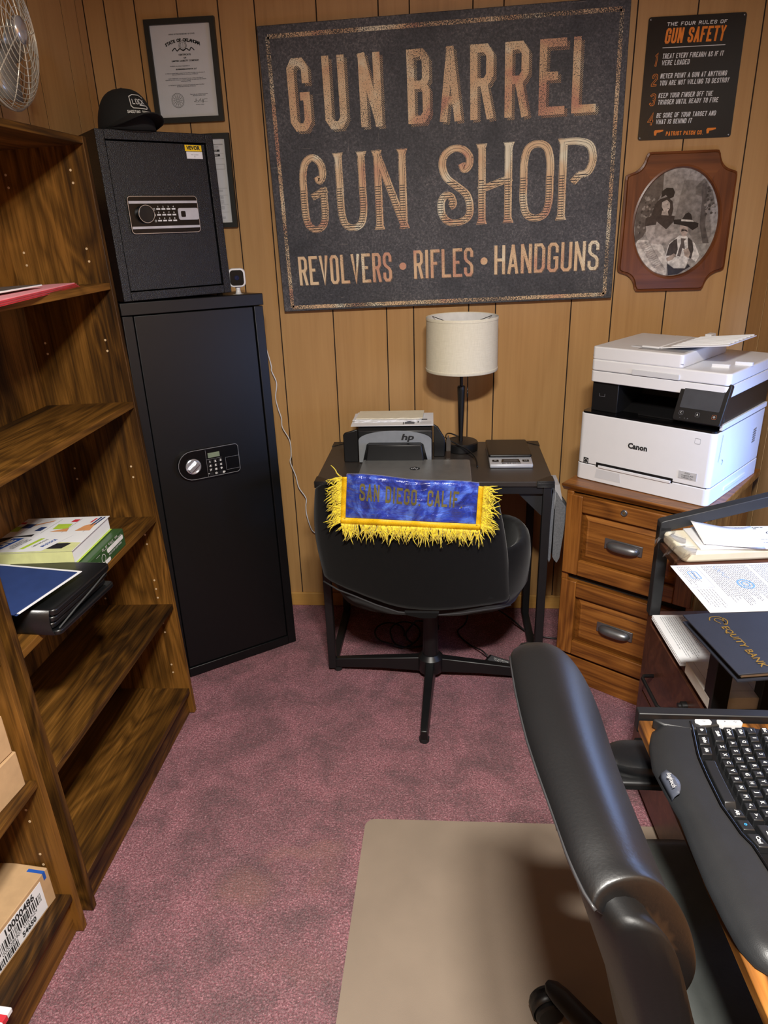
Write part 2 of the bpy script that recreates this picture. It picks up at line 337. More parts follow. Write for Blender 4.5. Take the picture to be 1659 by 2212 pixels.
# condensed block stroke font
c_ = [(1, .1), (.75, 0), (.25, 0), (0, .1), (0, .9), (.25, 1), (.75, 1), (1, .9)]
GL = {'G': [[(1, .74), (1, .9), (.75, 1), (.25, 1), (0, .9), (0, .1), (.25, 0), (.75, 0), (1, .1), (1, .48), (.55, .48)]],
 'U': [[(0, 1), (0, .1), (.25, 0), (.75, 0), (1, .1), (1, 1)]], 'N': [[(0, 0), (0, 1)], [(0, 1), (1, 0)], [(1, 0), (1, 1)]],
 'B': [[(0, 0), (0, 1)], [(.02, 1), (.75, 1), (1, .9), (1, .62), (.8, .53), (.02, .53)], [(.8, .53), (1, .44), (1, .1), (.75, 0), (.02, 0)]],
 'A': [[(0, 0), (.5, 1)], [(.5, 1), (1, 0)], [(.2, .26), (.8, .26)]], 'R': [[(0, 0), (0, 1)], [(.02, 1), (.75, 1), (1, .9), (1, .6), (.75, .5), (.02, .5)], [(.6, .5), (1, 0)]],
 'E': [[(1, 1), (0, 1), (0, 0), (1, 0)], [(0, .52), (.8, .52)]], 'L': [[(0, 1), (0, 0), (1, 0)]],
 'S': [[(1, .76), (1, .9), (.75, 1), (.25, 1), (0, .9), (0, .66), (.2, .56), (.8, .44), (1, .34), (1, .1), (.75, 0), (.25, 0), (0, .1), (0, .24)]],
 'H': [[(0, 0), (0, 1)], [(1, 0), (1, 1)], [(0, .5), (1, .5)]], 'O': [[(.25, 0), (.75, 0), (1, .1), (1, .9), (.75, 1), (.25, 1), (0, .9), (0, .1), (.25, 0)]],
 'P': [[(0, 0), (0, 1)], [(.02, 1), (.75, 1), (1, .9), (1, .56), (.75, .46), (.02, .46)]], 'V': [[(0, 1), (.5, 0), (1, 1)]], 'I': [[(.5, 0), (.5, 1)]],
 'F': [[(1, 1), (0, 1), (0, 0)], [(0, .52), (.8, .52)]], 'D': [[(0, 0), (0, 1), (.7, 1), (1, .86), (1, .14), (.7, 0), (0, 0)]],
 'T': [[(0, 1), (1, 1)], [(.5, 1), (.5, 0)]], 'Y': [[(0, 1), (.5, .5), (1, 1)], [(.5, .5), (.5, 0)]], 'W': [[(0, 1), (.25, 0), (.5, .75), (.75, 0), (1, 1)]],
 'K': [[(0, 0), (0, 1)], [(1, 1), (.05, .45)], [(.35, .62), (1, 0)]], 'C': [[(1, .7), (1, .9), (.75, 1), (.25, 1), (0, .9), (0, .1), (.25, 0), (.75, 0), (1, .1), (1, .3)]],
 'M': [[(0, 0), (0, 1), (.5, .35), (1, 1), (1, 0)]], 'X': [[(0, 0), (1, 1)], [(0, 1), (1, 0)]], 'Z': [[(0, 1), (1, 1), (0, 0), (1, 0)]], 'J': [[(1, 1), (1, .1), (.75, 0), (.25, 0), (0, .1), (0, .3)]],
 'Q': [[(.25, 0), (.75, 0), (1, .1), (1, .9), (.75, 1), (.25, 1), (0, .9), (0, .1), (.25, 0)], [(.6, .25), (1, -.05)]],
 '1': [[(.1, .8), (.5, 1), (.5, 0)]], '2': [[(0, .76), (0, .9), (.25, 1), (.75, 1), (1, .9), (1, .6), (0, .1), (0, 0), (1, 0)]],
 '3': [[(0, .9), (.25, 1), (.75, 1), (1, .9), (1, .6), (.75, .52), (.4, .52)], [(.75, .52), (1, .44), (1, .1), (.75, 0), (.25, 0), (0, .1)]],
 '4': [[(.8, 0), (.8, 1), (0, .3), (1, .3)]], '.': [[(.5, 0), (.5, .02)]], ',': [[(.5, .02), (.35, -.12)]], ':': [[(.5, .2), (.5, .22)], [(.5, .7), (.5, .72)]], '-': [[(.1, .5), (.9, .5)]], ' ': []}
def stroke(mb, pts, t, P, d=0, closed=False):
    # flat ribbon with mitred joints
    q = [pts[0]]
    for p in pts[1:]:
        if (Vector(p) - Vector(q[-1])).length > 1e-6: q.append(p)
    pts = [Vector((p[0], p[1])) for p in q]; closed = closed or ((pts[0] - pts[-1]).length < 1e-6 and len(pts) > 2)
    if closed: pts = pts[:-1] if (pts[0] - pts[-1]).length < 1e-6 else pts
    n = len(pts); L = []; R_ = []
    for k in range(n):
        a = pts[k - 1] if (k > 0 or closed) else None; b = pts[(k + 1) % n] if (k < n - 1 or closed) else None
        d1 = (pts[k] - a).normalized() if a is not None else None; d2 = (b - pts[k]).normalized() if b is not None else None
        if d1 is None: d1 = d2
        if d2 is None: d2 = d1
        n1 = Vector((-d1.y, d1.x)); n2 = Vector((-d2.y, d2.x)); m = (n1 + n2)
        m = m.normalized() if m.length > 1e-4 else n1
        k2 = min(2.0, 1 / max(0.3, m.dot(n1))); L.append(pts[k] + m * t / 2 * k2); R_.append(pts[k] - m * t / 2 * k2)
    i = mb.av([P @ Vector((p.x, p.y, d)) for pr in zip(L, R_) for p in pr])
    for k in range(n if closed else n - 1):
        a = i + 2 * k; b = i + 2 * ((k + 1) % n); mb.f.append((a, a + 1, b + 1, b))
def glyph(mb, ch, x0, x1, y0, y1, t, P, d=0, shear=0, gl=None):
    for pk, path in enumerate((gl or GL).get(ch, [])):
        d += 4e-5 if pk else 0
        W = x1 - x0 - t; H = y1 - y0 - t; pts = [[x0 + t / 2 + p[0] * W, y0 + t / 2 + p[1] * H] for p in path]
        for e, o2 in ((0, 1), (-1, -2)):   # square ends
            if len(pts) > 1 and path[0] != path[-1]:
                a = Vector(pts[e]); b = Vector(pts[o2]); dv = (a - b).normalized() * t / 2
                if path[e][1] in (0, 1, -.05) or path[e][0] in (0, 1): pts[e] = [a.x + dv.x, a.y + dv.y]
        pts = [(p[0] + shear * (p[1] - y0), p[1]) for p in pts]
        stroke(mb, pts, t, P, d)
def block(mb, s, x, y, h, cw, gap, t, P, d=0, shear=0, align='L'):
    wd = lambda ch: cw * (.28 if ch in 'I1' else .35 if ch in '.,:' else .55 if ch == ' ' else 1.3 if ch in 'MW' else 1.0) + (t * .6 if ch in 'I.,:' else 0)
    tot = sum(wd(c) + gap for c in s) - gap
    if align == 'C': x -= tot / 2
    for ch in s:
        glyph(mb, ch, x, x + wd(ch), y, y + h, t, P, d, shear); x += wd(ch) + gap
    return x
def cable(pts, r, n=6, sub=6):
    P = [Vector(p) for p in pts]; out = []
    for k in range(len(P) - 1):
        p0 = P[max(k - 1, 0)]; p1 = P[k]; p2 = P[k + 1]; p3 = P[min(k + 2, len(P) - 1)]
        for j in range(sub):
            t = j / sub; out.append(0.5 * ((2 * p1) + (p2 - p0) * t + (2 * p0 - 5 * p1 + 4 * p2 - p3) * t * t + (3 * p1 - p0 - 3 * p2 + p3) * t ** 3))
    out.append(P[-1]); mb = MB(); mb.tube(out, r, n); return mb
def smooth_path(pts, sub=5):
    P = [Vector((p[0], p[1], 0)) for p in pts]; out = []
    for k in range(len(P) - 1):
        p0 = P[max(k - 1, 0)]; p1 = P[k]; p2 = P[k + 1]; p3 = P[min(k + 2, len(P) - 1)]
        for j in range(sub):
            t = j / sub; q = 0.5 * ((2 * p1) + (p2 - p0) * t + (2 * p0 - 5 * p1 + 4 * p2 - p3) * t * t + (3 * p1 - p0 - 3 * p2 + p3) * t ** 3); out.append((q.x, q.y))
    out.append((P[-1].x, P[-1].y)); return out
# ================================================================== ROOM
XL, XR, YF, YN, ZC = -1.2, 1.078, 2.72, -2.2, 2.42
M_CEIL = mat('cream_ceiling', (176, 168, 152), 0.9); M_LID = M_PANEL_T
fl = MB().box(XL - .1, XR + .1, YN - .1, YF + .1, -0.05, 0).build('floor', M_CARPET); struct(fl)
struct(MB().box(XL - .1, XR + .1, YN - .1, YF + .1, ZC, ZC + .05).build('ceiling', M_CEIL))
def panelled(name, axis, pos, bounds, sgn):
    mb = MB()
    if axis == 'y': mb.box(bounds[0] - .06, bounds[-1] + .06, pos + .0018 * sgn, pos + .05 * sgn, 0, ZC)
    else: mb.box(pos + .0018 * sgn, pos + .05 * sgn, bounds[0] - .06, bounds[-1] + .06, 0, ZC)
    wl = struct(mb.build(name, M_GROOVE)); g = .0022 if axis == 'y' else .003
    for a, b in zip(bounds[:-1], bounds[1:]):
        q = MB()
        if axis == 'y': q.box(a + g, b - g, pos, pos + .006 * sgn, 0, ZC)
        else: q.box(pos, pos + .006 * sgn, a + g, b - g, 0, ZC)
        q.build('panel', M_PANEL, wl)
    return wl
panelled('wall_back', 'y', YF, [XL, -1.129, -1.026, -.883, -.746, -.625, -.422, -.2205, -.12, .083, .181, .453, .598, .783, .985, 1.078], 1)
ly = [YF, 2.662, 2.559, 2.347, 2.239, 2.10, 1.953, 1.832, 1.64, 1.43, 1.33, 1.12, 1.02, .82, .61, .5, .3, .1, -.1, -.3, -.55, -.8, -1.05, YN]
panelled('wall_left', 'x', XL, sorted(ly), -1)
panelled('wall_right', 'x', XR, [YN, -1, -.8, -.6, -.4, -.2, 0, .2, .4, .6, .8, 1.0, 1.2, 1.4, 1.6, 1.8, 2.0, 2.2, 2.41, 2.6, YF], 1)
struct(MB().box(XL, XR, YN - .05, YN, 0, ZC).build('wall_front', mat('dark_brown_panelling', (110, 82, 52), 0.7)))
struct(MB().box(XL, XR, YF - .012, YF - .0005, 0, .062).build('baseboard_back', M_PANEL_T, bevel=.003))
struct(MB().box(XR - .012, XR - .0005, YN, YF - .012, 0, .062).build('baseboard_right', M_PANEL_T, bevel=.003))
struct(MB().box(XL + .0005, XL + .012, YN, YF - .012, 0, .062).build('baseboard_left', M_PANEL_T, bevel=.003))
# ceiling light fixture (round glass dish)
cl = thing('ceiling_light', 'round white glass ceiling light above the middle of the room', 'light', loc=(.16, .13, ZC))
MB().lathe([(.02, 0), (.19, -.001), (.19, -.018), (.02, -.018)], 32).build('base', M_WHITE, cl)

# ================================================================== BOOKCASES
def bookcase(name, label, y0, y1, tilt, xf, shelves, holes, lift=.004):
    T = frame((xf, y0, lift), 0, 0, -tilt); D = .268; W = y1 - y0; t = .018; Ht = 1.775
    r = thing(name, label, 'bookcase', T, group='walnut bookcases on the left')
    for a in (0, W - t):
        MB().box(-D, 0, a, a + t, 0, Ht).build('side_panel', M_WN['z'], r, bevel=.0012)
    MB().box(-D, -.001, t, W - t, Ht - t, Ht - .001).build('top_panel', M_WN['y'], r, bevel=.0012)
    MB().box(-D, -D + .004, t, W - t, .02, Ht - t).build('back_panel', M_WN['z'], r)
    for z in shelves:
        MB().box(-D + .004, -.003, t + .0005, W - t - .0005, z - t, z).build('shelf', M_WN['y'], r, bevel=.0012)
    MB().box(-.032, -.018, t, W - t, .0, shelves[-1] - t).build('kick_board', M_WN['y'], r)
    hb = MB()
    for (side, z) in holes:
        for xx in (-.048, -.225):
            yy = W - t - .0004 if side else t + .0004
            hb.prism([(yy - .0004, z)] * 0 or [(xx + .0032 * math.cos(k), z + .0032 * math.sin(k)) for k in [i * PI / 4 for i in range(8)]], yy - .0006, yy + .0002, 'y')
    h = hb.build('peg_hole', mat('raw_chipboard', (206, 178, 140), .9), r); h['kind'] = 'stuff'
    return r, T
zs = [1.70, 1.67, 1.51, 1.478, 1.27, 1.24, .898, .864, .674, .642, .515, .484, .452, .357, .323, .197, .166]
bcA, TA = bookcase('bookcase', 'walnut laminate bookcase leaning by the black safes, holding catalog and paper ream', 1.186, 1.969, .031, -.862, [1.421, 1.093, .735, .428, .101], [(1, z) for z in zs])
zb = [1.5, 1.47, 1.2, 1.17, .666, .538, .506, .473, .376, .343, .246, .214, .182]
bcB, TB = bookcase('bookcase', 'walnut laminate bookcase nearest the camera, holding cardboard boxes', .365, 1.149, .027, -.860, [1.42, 1.09, .771, .46, .122], [(1, z) for z in zb])

# things on the shelves -------------------------------------------------
def sheet(mb, pts, th=.0006): 
    mb.prism([(p[0], p[1]) for p in pts], 0, th, 'z'); return mb
# cardboard boxes in bookcase B
def carton(loc, yaw, w_, d_, h_, label, labelled=False, group='brown cardboard cartons'):
    r = thing('cardboard_box', label, 'box', frame(loc, yaw, 0, -.027), group=group)
    # local: origin at front-far bottom corner; x toward wall negative, y toward near negative
    b = MB().box(-d_, 0, -w_, 0, 0, h_).build('carton_body', M_KRAFT, r, bevel=.002)
    for s in (0,):
        MB().box(-d_ + .002, -.002, -w_ / 2 - .012, -w_ / 2 + .012, h_, h_ + .0006).build('tape_strip', mat('clear_brown_tape', (176, 140, 100), .3), r)
    if labelled:
        L = MB().box(0, .0006, -.245, -.03, .006, h_ - .010).build('address_label', M_PAPER, r)
        P = PL((.0008, -.03, .006), (0, -1, 0), (0, 0, 1)); P = PL((.0008, -.245, .006), (0, 1, 0), (0, 0, 1))
        text('number', '10000486', .024, M_INK, r, P @ Matrix.Translation((.14, .066, 0)), sx=1.0, off=.0006)
        bars = MB(); random.seed(3); x = .06
        while x < .205:
            ww = random.choice((.0012, .0012, .0024, .0036)); i = bars.av([P @ Vector(q) for q in ((x, .034, .0006), (x + ww, .034, .0006), (x + ww, .056, .0006), (x, .056, .0006))]); bars.f.append((i, i + 1, i + 2, i + 3)); x += ww + random.choice((.0012, .002, .003))
        x = .008
        while x < .12:
            ww = random.choice((.0016, .0016, .003, .0045)); i = bars.av([P @ Vector(q) for q in ((x, .004, .0006), (x + ww, .004, .0006), (x + ww, .022, .0006), (x, .022, .0006))]); bars.f.append((i, i + 1, i + 2, i + 3)); x += ww + random.choice((.0015, .002, .003))
        k = bars.build('barcode', M_INK, r); k['kind'] = 'stuff'
        text('small_number', '0000286907  01JUN24', .012, M_INK, r, P @ Matrix.Translation((.13, .028, 0)), sx=1.0)
        text('size_number', '54650', .018, M_INK, r, P @ Matrix.Translation((.155, .013, 0)), off=.0006)
        MB().box(-.04, 0.0004, -.018, -.010, h_ - .02, h_ + .0004).build('blue_mark', M_BLUEP, r)
    return r
carton((-.898, 1.122, .124), -.12, .34, .20, .094, 'cardboard box with a white barcode label on the lowest shelf', True)
carton((-.893, 1.120, .4625), -.10, .33, .19, .088, 'plain cardboard box lying under the other box on the middle shelf')
carton((-.899, 1.116, .5525), -.13, .33, .19, .092, 'plain cardboard box stacked on top of another box')
# mailer at the frame edge, on the bottom shelf of B
r = thing('mailing_envelope', 'white mailing envelope with a red stripe at the bottom left corner', 'envelope', frame((-.853, .868, .1235), -.06, 0, 0))
MB().box(-.14, 0, -.26, 0, 0, .012).build('envelope_body', M_PAPER, r, bevel=.002)
MB().box(-.14, .0004, -.03, -.016, .0, .0126).build('red_stripe', M_RED, r)
# red folders + booklet on shelf 1 of A
r = thing('paper_folder', 'stack of red card folders on the upper shelf, below the booklet', 'folder', frame((-1.02, 1.60, 1.419), .16, 0, -.031))
for k in range(3):
    MB().box(-.12, .115, -.27 + .004 * k, .24 - .012 * k, .0042 * k, .0042 * k + .0012).build('cover', M_RED, r)
    MB().box(-.118, .112, -.268 + .004 * k, .236 - .012 * k, .0042 * k + .0014, .0042 * k + .0038).build('sheets', mat('pink_paper', (228, 150, 158), .7), r)
r = thing('booklet', 'white and grey booklet lying on the red folders', 'booklet', frame((-1.05, 1.47, 1.4335), .05, 0, -.04))
MB().box(-.10, .115, -.22, .20, 0, .004).build('pages', M_PAPER, r, bevel=.001)
MB().box(-.099, .114, -.219, .199, .0042, .005).build('cover', mat('grey_marble_print', (90, 88, 88), .4, var=.5, vs=40), r)
# paper ream (green) on shelf 3 of A, z~.735
def rl(p): return p
r = thing('paper_ream', 'green wrapped ream of copy paper under the catalog', 'paper', frame((-.887, 1.527, .737), .02, 0, -.031)); ream = r
MB().box(-.279, 0, 0, .218, 0, .052).build('wrapper', M_GREEN, r, bevel=.004)
MB().box(-.240, -.03, -.0006, -.0002, .0445, .0485).build('label_panel', M_WPRINT, r)
P = PL((-.216, -.0008, 0), (1, 0, 0), (0, 0, 1)); PLM = PL((-.279, -.0008, 0), (1, 0, 0), (0, 0, 1))
text('lettering', 'MULTI-USE COPY PAPER', .010, M_WPRINT, r, P @ Matrix.Translation((.13, .027, 0)), off=.0003)
text('small_lettering', 'PREMIUM PERFORMANCE IN ALL COPIERS AND PRINTERS', .0055, M_WPRINT, r, P @ Matrix.Translation((.13, .016, 0)))
lb = MB()
stroke(lb, [(.085, .0215), (.2, .0215)], .0008, P, .0006); stroke(lb, [(.0, .0485), (.205, .0485), (.207, .0)], .0018, P, .0006)
stroke(lb, circ(.018, 24, .028, .024) + [(.046, .024)], .0016, P, .0006); stroke(lb, circ(.014, 24, .028, .024) + [(.042, .024)], .0012, P, .0006)
lb.build('line_print', M_WPRINT, r); text('round_mark', 'X9', .018, M_WPRINT, r, P @ Matrix.Translation((.028, .024, 0)))
text('maker_word', 'boise', .016, M_WPRINT, r, PLM @ Matrix.Translation((.035, .027, 0)))
P2 = PL((.0008, 0, 0), (0, 1, 0), (0, 0, 1))
q = MB(); q.prism([(a, b) for a, b in rrect(.10, .012, .004, 3, .155, .033)], .0004, .001, 'x'); q.prism(rrect(.03, .010, .004, 3, .10, .010), .0004, .001, 'x')
for k in range(4): stroke(q, [(.04 + .045 * k, .043), (.062 + .045 * k, .043)], .0008, P2, .0006)
q.build('end_label', M_WPRINT, r)
text('number_print', '20   92   8.5x11   500', .0085, M_WPRINT, r, P2 @ Matrix.Translation((.125, .0475, 0)), sx=1.3)
text('end_lettering', 'MULTI-USE COPY PAPER', .0075, M_WPRINT, r, P2 @ Matrix.Translation((.15, .0215, 0)))
text('end_maker_word', 'boise', .016, M_WPRINT, r, P2 @ Matrix.Translation((.035, .026, 0)))
q = MB(); stroke(q, circ(.011, 20, .078, .026) + [(.089, .026)], .0016, P2, .0006); stroke(q, [(0.0, .05), (.03, .0)], .0008, P2, .0006); q.build('round_print', M_WPRINT, r)
# catalog on the ream
r = thing('catalog', 'thick white and lime supply catalog with pictured cover', 'catalog', frame((-.912, 1.510, .7905), .03, 0, -.031)); cat = r
MB().box(-.266, -.004, .003, .222, 0.001, .037).build('page_block', M_PAPER, r, bevel=.001)
MB().box(-.266, 0, 0, .222, -.0, .001).build('back_cover', M_LIME, r)
MB().box(-.27, .0, -.0015, .226, .0372, .0384).build('front_cover', M_PAPER, r)
MB().box(-.27, .0, -.0015, .0, 0, .0385).build('spine', mat('pale_lime_print', (218, 222, 160), .45), r)
P = PL((-.27, 0, .0386), (1, 0, 0), (0, 1, 0)) @ Matrix.Diagonal((1.145, .845, 1, 1))
def quadP(mb, P, pts, d=.0003): i = mb.av([P @ Vector((a, b, d)) for a, b in pts]); mb.f.append(tuple(range(i, i + len(pts))))
def flat(name, m, parent, P, polys, d=.0003):
    mb = MB()
    for p in polys: quadP(mb, P, p, d)
    return mb.build(name, m, parent)
# right-hand strip (toward +y) with pictures
flat('lime_fade', mat('pale_lime_print', (218, 222, 160), .45), r, P, [[(.0, .0), (.235, .0), (.235, .06), (.0, .09)]], .0002)
flat('dark_photo', M_INK, r, P, [[(.0, .02), (.205, .02), (.215, .055), (.205, .06), (.10, .05), (.10, .135), (0, .10)]], .0004)
flat('white_flap', M_PAPER, r, P, [[(.005, .004), (.165, .004), (.20, .115), (.06, .115)]], .0009)
flat('picture_green', M_LIME, r, P, [[(.13, .17), (.165, .17), (.165, .21), (.13, .21)], [(.02, .16), (.05, .16), (.05, .20), (.02, .20)]], .0005)
flat('picture_tan', M_SKIN, r, P, [[(.13, .15), (.172, .148), (.168, .175), (.15, .165)], [(.19, .15), (.225, .15), (.222, .21), (.2, .19)], [(.07, .2), (.11, .235), (.112, .245), (.07, .21)]], .0006)
flat('picture_blue', M_NAVY, r, P, [[(.045, .185), (.07, .185), (.075, .215), (.05, .22)], [(.212, .19), (.216, .19), (.222, .258), (.217, .258)], [(.221, .19), (.224, .19), (.23, .258), (.226, .258)], [(.09, .16), (.105, .16), (.11, .19), (.095, .19)]], .0006)
flat('picture_red', M_RED, r, P, [[(.155, .225), (.17, .225), (.172, .245), (.158, .245)], [(.204, .215), (.209, .215), (.213, .25), (.209, .25)], [(.03, .22), (.045, .22), (.045, .235), (.03, .235)]], .0006)
q = MB()
for k in range(4): stroke(q, [(.062 + .05 * k, .14), (.075 + .05 * k, .25)], .0006, P, .0005)
q.build('divider_lines', M_INKG, r)
Pf = P @ Matrix.Translation((0, 0, .0008))
flat('blue_box', M_BLUEP, r, Pf, [[(.025, .010), (.060, .010), (.088, .105), (.062, .105)]], .0004)
text('box_word', 'ULINE', .026, M_WPRINT, r, Pf @ Matrix.Translation((.059, .057, .0006)) @ Matrix.Rotation(math.radians(74), 4, 'Z'), off=.001)
flat('green_box', M_LIME, r, Pf, [[(.108, .022), (.118, .022), (.140, .098), (.130, .098)]], .0004)
text('flap_words', 'YOUR SOURCE\nFOR SHIPPING AND\nINDUSTRIAL SUPPLIES', .0072, M_INK, r, Pf @ Matrix.Translation((.094, .06, .0004)) @ Matrix.Rotation(math.radians(74), 4, 'Z'))
text('flap_number', '1-800-295-5510', .009, M_INK, r, Pf @ Matrix.Translation((.142, .06, .0004)) @ Matrix.Rotation(math.radians(74), 4, 'Z'))
text('flap_stock', 'IN STOCK', .012, M_BLUEP, r, Pf @ Matrix.Translation((.163, .06, .0004)) @ Matrix.Rotation(math.radians(74), 4, 'Z'), off=.0003)
# portfolio (zip folder) lying on the same shelf, in front of the ream
r = thing('zip_portfolio', 'black leather zip portfolio lying below the navy blue folder, overhanging its shelf', 'portfolio', frame((-.835, 1.268, .7385), -.08, 0, -.031)); pf = r
for k, (z0, z1, ins, y1) in enumerate(((0, .013, 0, .238), (.016, .030, .012, .226), (.033, .046, .006, .232), (.049, .064, 0, .236))):
    poly = rrect(.26 - ins, y1 - .0, .014, 4, -.130 - ins / 2, y1 / 2)
    MB().prism(poly, z0, z1, 'z').build('leather_panel' if k in (0, 3) else 'inner_pocket', M_LEATH, r, bevel=.004, seg=3)
mb = MB(); rg = []
for k in range(9):
    a = math.radians(-90 + 180 * k / 8); rg.append([(-.258, .006 - .012 * math.cos(a), .032 + .0318 * math.sin(a)), (-.012, .006 - .012 * math.cos(a), .032 + .0318 * math.sin(a))])
mb.loft(rg, False, False); mb.build('spine', M_LEATH, r, solid=.003, smooth=True)
mb = MB(); mb.tube([(-.004, .008, .016), (.0, .07, .030), (.002, .15, .042), (-.006, .225, .046)], .0018, 6); mb.build('zip_piping', mat('grey_zip', (70, 72, 72), .4), r)
r = thing('card_folder', 'navy blue card folder with white sheets on the black portfolio', 'folder', frame((-1.105, 1.262, .8105), -.20, 0, -.031))
MB().prism([(-.02, 0), (.222, 0.0), (.222, .20), (-.02, .20)], 0, .0012, 'z').build('back_cover', M_NAVY, r)
MB().box(-.02, .224, .006, .206, .0016, .0034).build('sheets', M_PAPER, r)
MB().box(-.02, .219, -.004, .196, .0038, .0052).build('front_cover', M_NAVY, r)
# ================================================================== SAFES
T = frame((-.9731, 2.131, .006), .6501, -.0402, .0078); w_, h_, d_ = .473, 1.343, .30
r = thing('gun_safe', 'tall black steel gun safe with chrome dial and keypad, standing on the carpet', 'safe', T)
mb = MB(); dx0, dx1, dz0, dz1 = .035, w_ - .035, .035, 1.306
mb.box(.002, dx0, 0, d_, 0, h_ - .04); mb.box(dx1, w_ - .002, 0, d_, 0, h_ - .04); mb.box(dx0, dx1, 0, d_, 0, dz0)
mb.box(.002, w_ - .002, .05, d_, 0, h_ - .04); mb.box(0, w_, -.003, d_, h_ - .038, h_)
mb.build('body', M_CAB, r, bevel=.002)
dr = MB().box(dx0 + .003, dx1 - .003, .004, .048, dz0 + .003, dz1 - .004).build('door', M_CAB, r, bevel=.002)
def keyplate():
    pts = [(.152 + .050 * math.cos(a), .800 + .050 * math.sin(a)) for a in [math.radians(90 + 180 * k / 12) for k in range(13)]]
    pts += [(.306, .750)] + [(.306 + .012 * math.sin(a), .762 - .012 * math.cos(a)) for a in [math.radians(90 * k / 4) for k in range(1, 5)]]
    pts += [(.318, .838)] + [(.306 + .012 * math.cos(a), .838 + .012 * math.sin(a)) for a in [math.radians(90 * k / 4) for k in range(1, 5)]]
    return pts
kp = keyplate()
kb = MB().prism(kp, -.014, .004, 'y').build('lock_panel', M_BGL, dr, bevel=.001)
mb = MB(); mb.tube([(p[0], -.014, p[1]) for p in kp + kp[:2]], .0011, 6); mb.build('chrome_rim', M_CHROME, dr)
P = FRONT(0, -.0146, 0)
dl = MB(); Td = PL((.152, -.0145, .797), (1, 0, 0), (0, 0, 1))
dl.T = Td; dl.lathe([(.027, 0), (.027, .004), (.023, .006), (.021, .003), (.001, .003)], 32)
dl.box(-.021, .021, -.006, .006, .003, .016, Matrix.Rotation(math.radians(38), 4, 'Z')); dl.build('dial_knob', M_CHROME, dr, bevel=.001)
flat('display', M_LCD, dr, P, [[(.207, .817), (.249, .817), (.249, .834), (.207, .834)]])
mb = MB()
for q in ([(.200, .752), (.200, .846)], [(.200, .812), (.254, .812)], [(.268, .808), (.318, .808)], [(.268, .764), (.318, .764)], [(.268, .764), (.268, .808)]): stroke(mb, q, .0009, P, .0004)
mb.build('chrome_line', M_CHROME, dr)
mk = mat('black_button', (30, 30, 32), .3)
for i_ in range(4):
    for j_ in range(3):
        x = .212 + .018 * j_; z = .803 - .0145 * i_
        b = MB().box(x - .0075, x + .0075, -.0165, -.0140, z - .0055, z + .0055).build('button', mk, dr)
for i_, s_ in enumerate(('1 2 3', '4 5 6', '7 8 9', '*  0  #')):
    text('button_numbers', s_, .010, M_WPRINT, dr, FRONT(.230, -.0167, .803 - .0145 * i_), sx=1.5, space=1.5, off=.0003)

T = frame((-.98, 2.18, 1.352), .775, -.037, 0); w_, h_, d_ = .368, .473, .27
r = thing('small_safe', 'textured black digital safe with yellow sticker, sitting on the tall safe', 'safe', T)
mb = MB(); a = .026
mb.box(0, a, 0, d_, 0, h_); mb.box(w_ - a, w_, 0, d_, 0, h_); mb.box(a, w_ - a, 0, d_, 0, a); mb.box(a, w_ - a, 0, d_, h_ - a, h_); mb.box(a, w_ - a, .06, d_, a, h_ - a)
mb.build('body', M_BLKTEX, r, bevel=.0015)
dr = MB().box(a + .003, w_ - a - .003, .007, .055, a + .003, h_ - a - .003).build('door', M_BLKTEX, r, bevel=.001)
for x in (.03, w_ - .03):
    for y in (.03, d_ - .03): MB().lathe([(.01, -.008), (.01, 0)], 10, (x, y, 0)).build('foot', M_GUM, r)
MB().prism(rrect(.225, .106, .010, 4, .173, .244), -.001, .008, 'y').build('keypad_panel', M_BGL, dr)
P = FRONT(0, -.0014, 0)
mb = MB(); rr = rrect(.223, .104, .010, 4, .173, .244); stroke(mb, rr + [rr[0]], .0016, P, .0004); mb.build('chrome_rim', M_CHROME, dr)
flat('silver_band', mat('silver_band', (196, 198, 206), .35, .3), dr, P, [[(.064, .276), (.284, .276), (.284, .283), (.064, .283)], [(.064, .205), (.284, .205), (.284, .212), (.064, .212)]], .0006)
mb = MB(); mb.prism(rrect(.068, .034, .006, 4, .2505, .245), -.0025, -.001, 'y'); mb.build('fingerprint_panel', mat('silver_band', (196, 198, 206)), dr)
mb = MB(); mb.prism(rrect(.015, .017, .003, 3, .2325, .245), -.004, -.002, 'y'); mb.build('fingerprint_pad', M_BGL, dr)
dk = MB(); dk.T = PL((.108, -.001, .246), (1, 0, 0), (0, 0, 1)); dk.lathe([(.026, 0), (.026, .012), (.023, .016), (.001, .0155)], 36)
k_ = dk.build('turning_knob', mat('dark_spun_metal', (58, 60, 62), .3, .9), dr, bevel=.001)
mb = MB(); stroke(mb, circ(.0245, 32) + [(.0245, 0)], .0014, dk.T, .0165); mb.build('knob_rim', M_CHROME, k_)
for i_ in range(3):
    for j_ in range(4):
        x = .153 + .0165 * j_; z = .260 - .0165 * i_
        MB().box(x - .006, x + .006, -.003, -.001, z - .002, z + .002).build('button', M_WHITE, dr)
        text('button_number', str(i_ * 4 + j_ + 1) if i_ * 4 + j_ < 9 else ('0', 'C', 'E')[i_ * 4 + j_ - 9], .006, M_WPRINT, dr, FRONT(x, -.0016, z + .0065), off=.0002)
    q = MB(); stroke(q, [(-.002, -.003), (-.002, .002), (.002, .002), (.002, -.003), (-.002, -.003)], .0008, FRONT(.140, -.0014, .260 - .0165 * i_), .0004); q.build('lock_symbol', M_WPRINT, dr)
MB().box(.272, .327, .0055, .007, .424, .441).build('yellow_sticker', M_YEL, dr)
text('sticker_word', 'VEVOR', .0145, M_INK, dr, FRONT(.299, .0054, .4325), sx=.95, off=.0007)
MB().box(.275, .328, .0055, .007, .403, .4225).build('white_sticker', M_PAPER, dr)
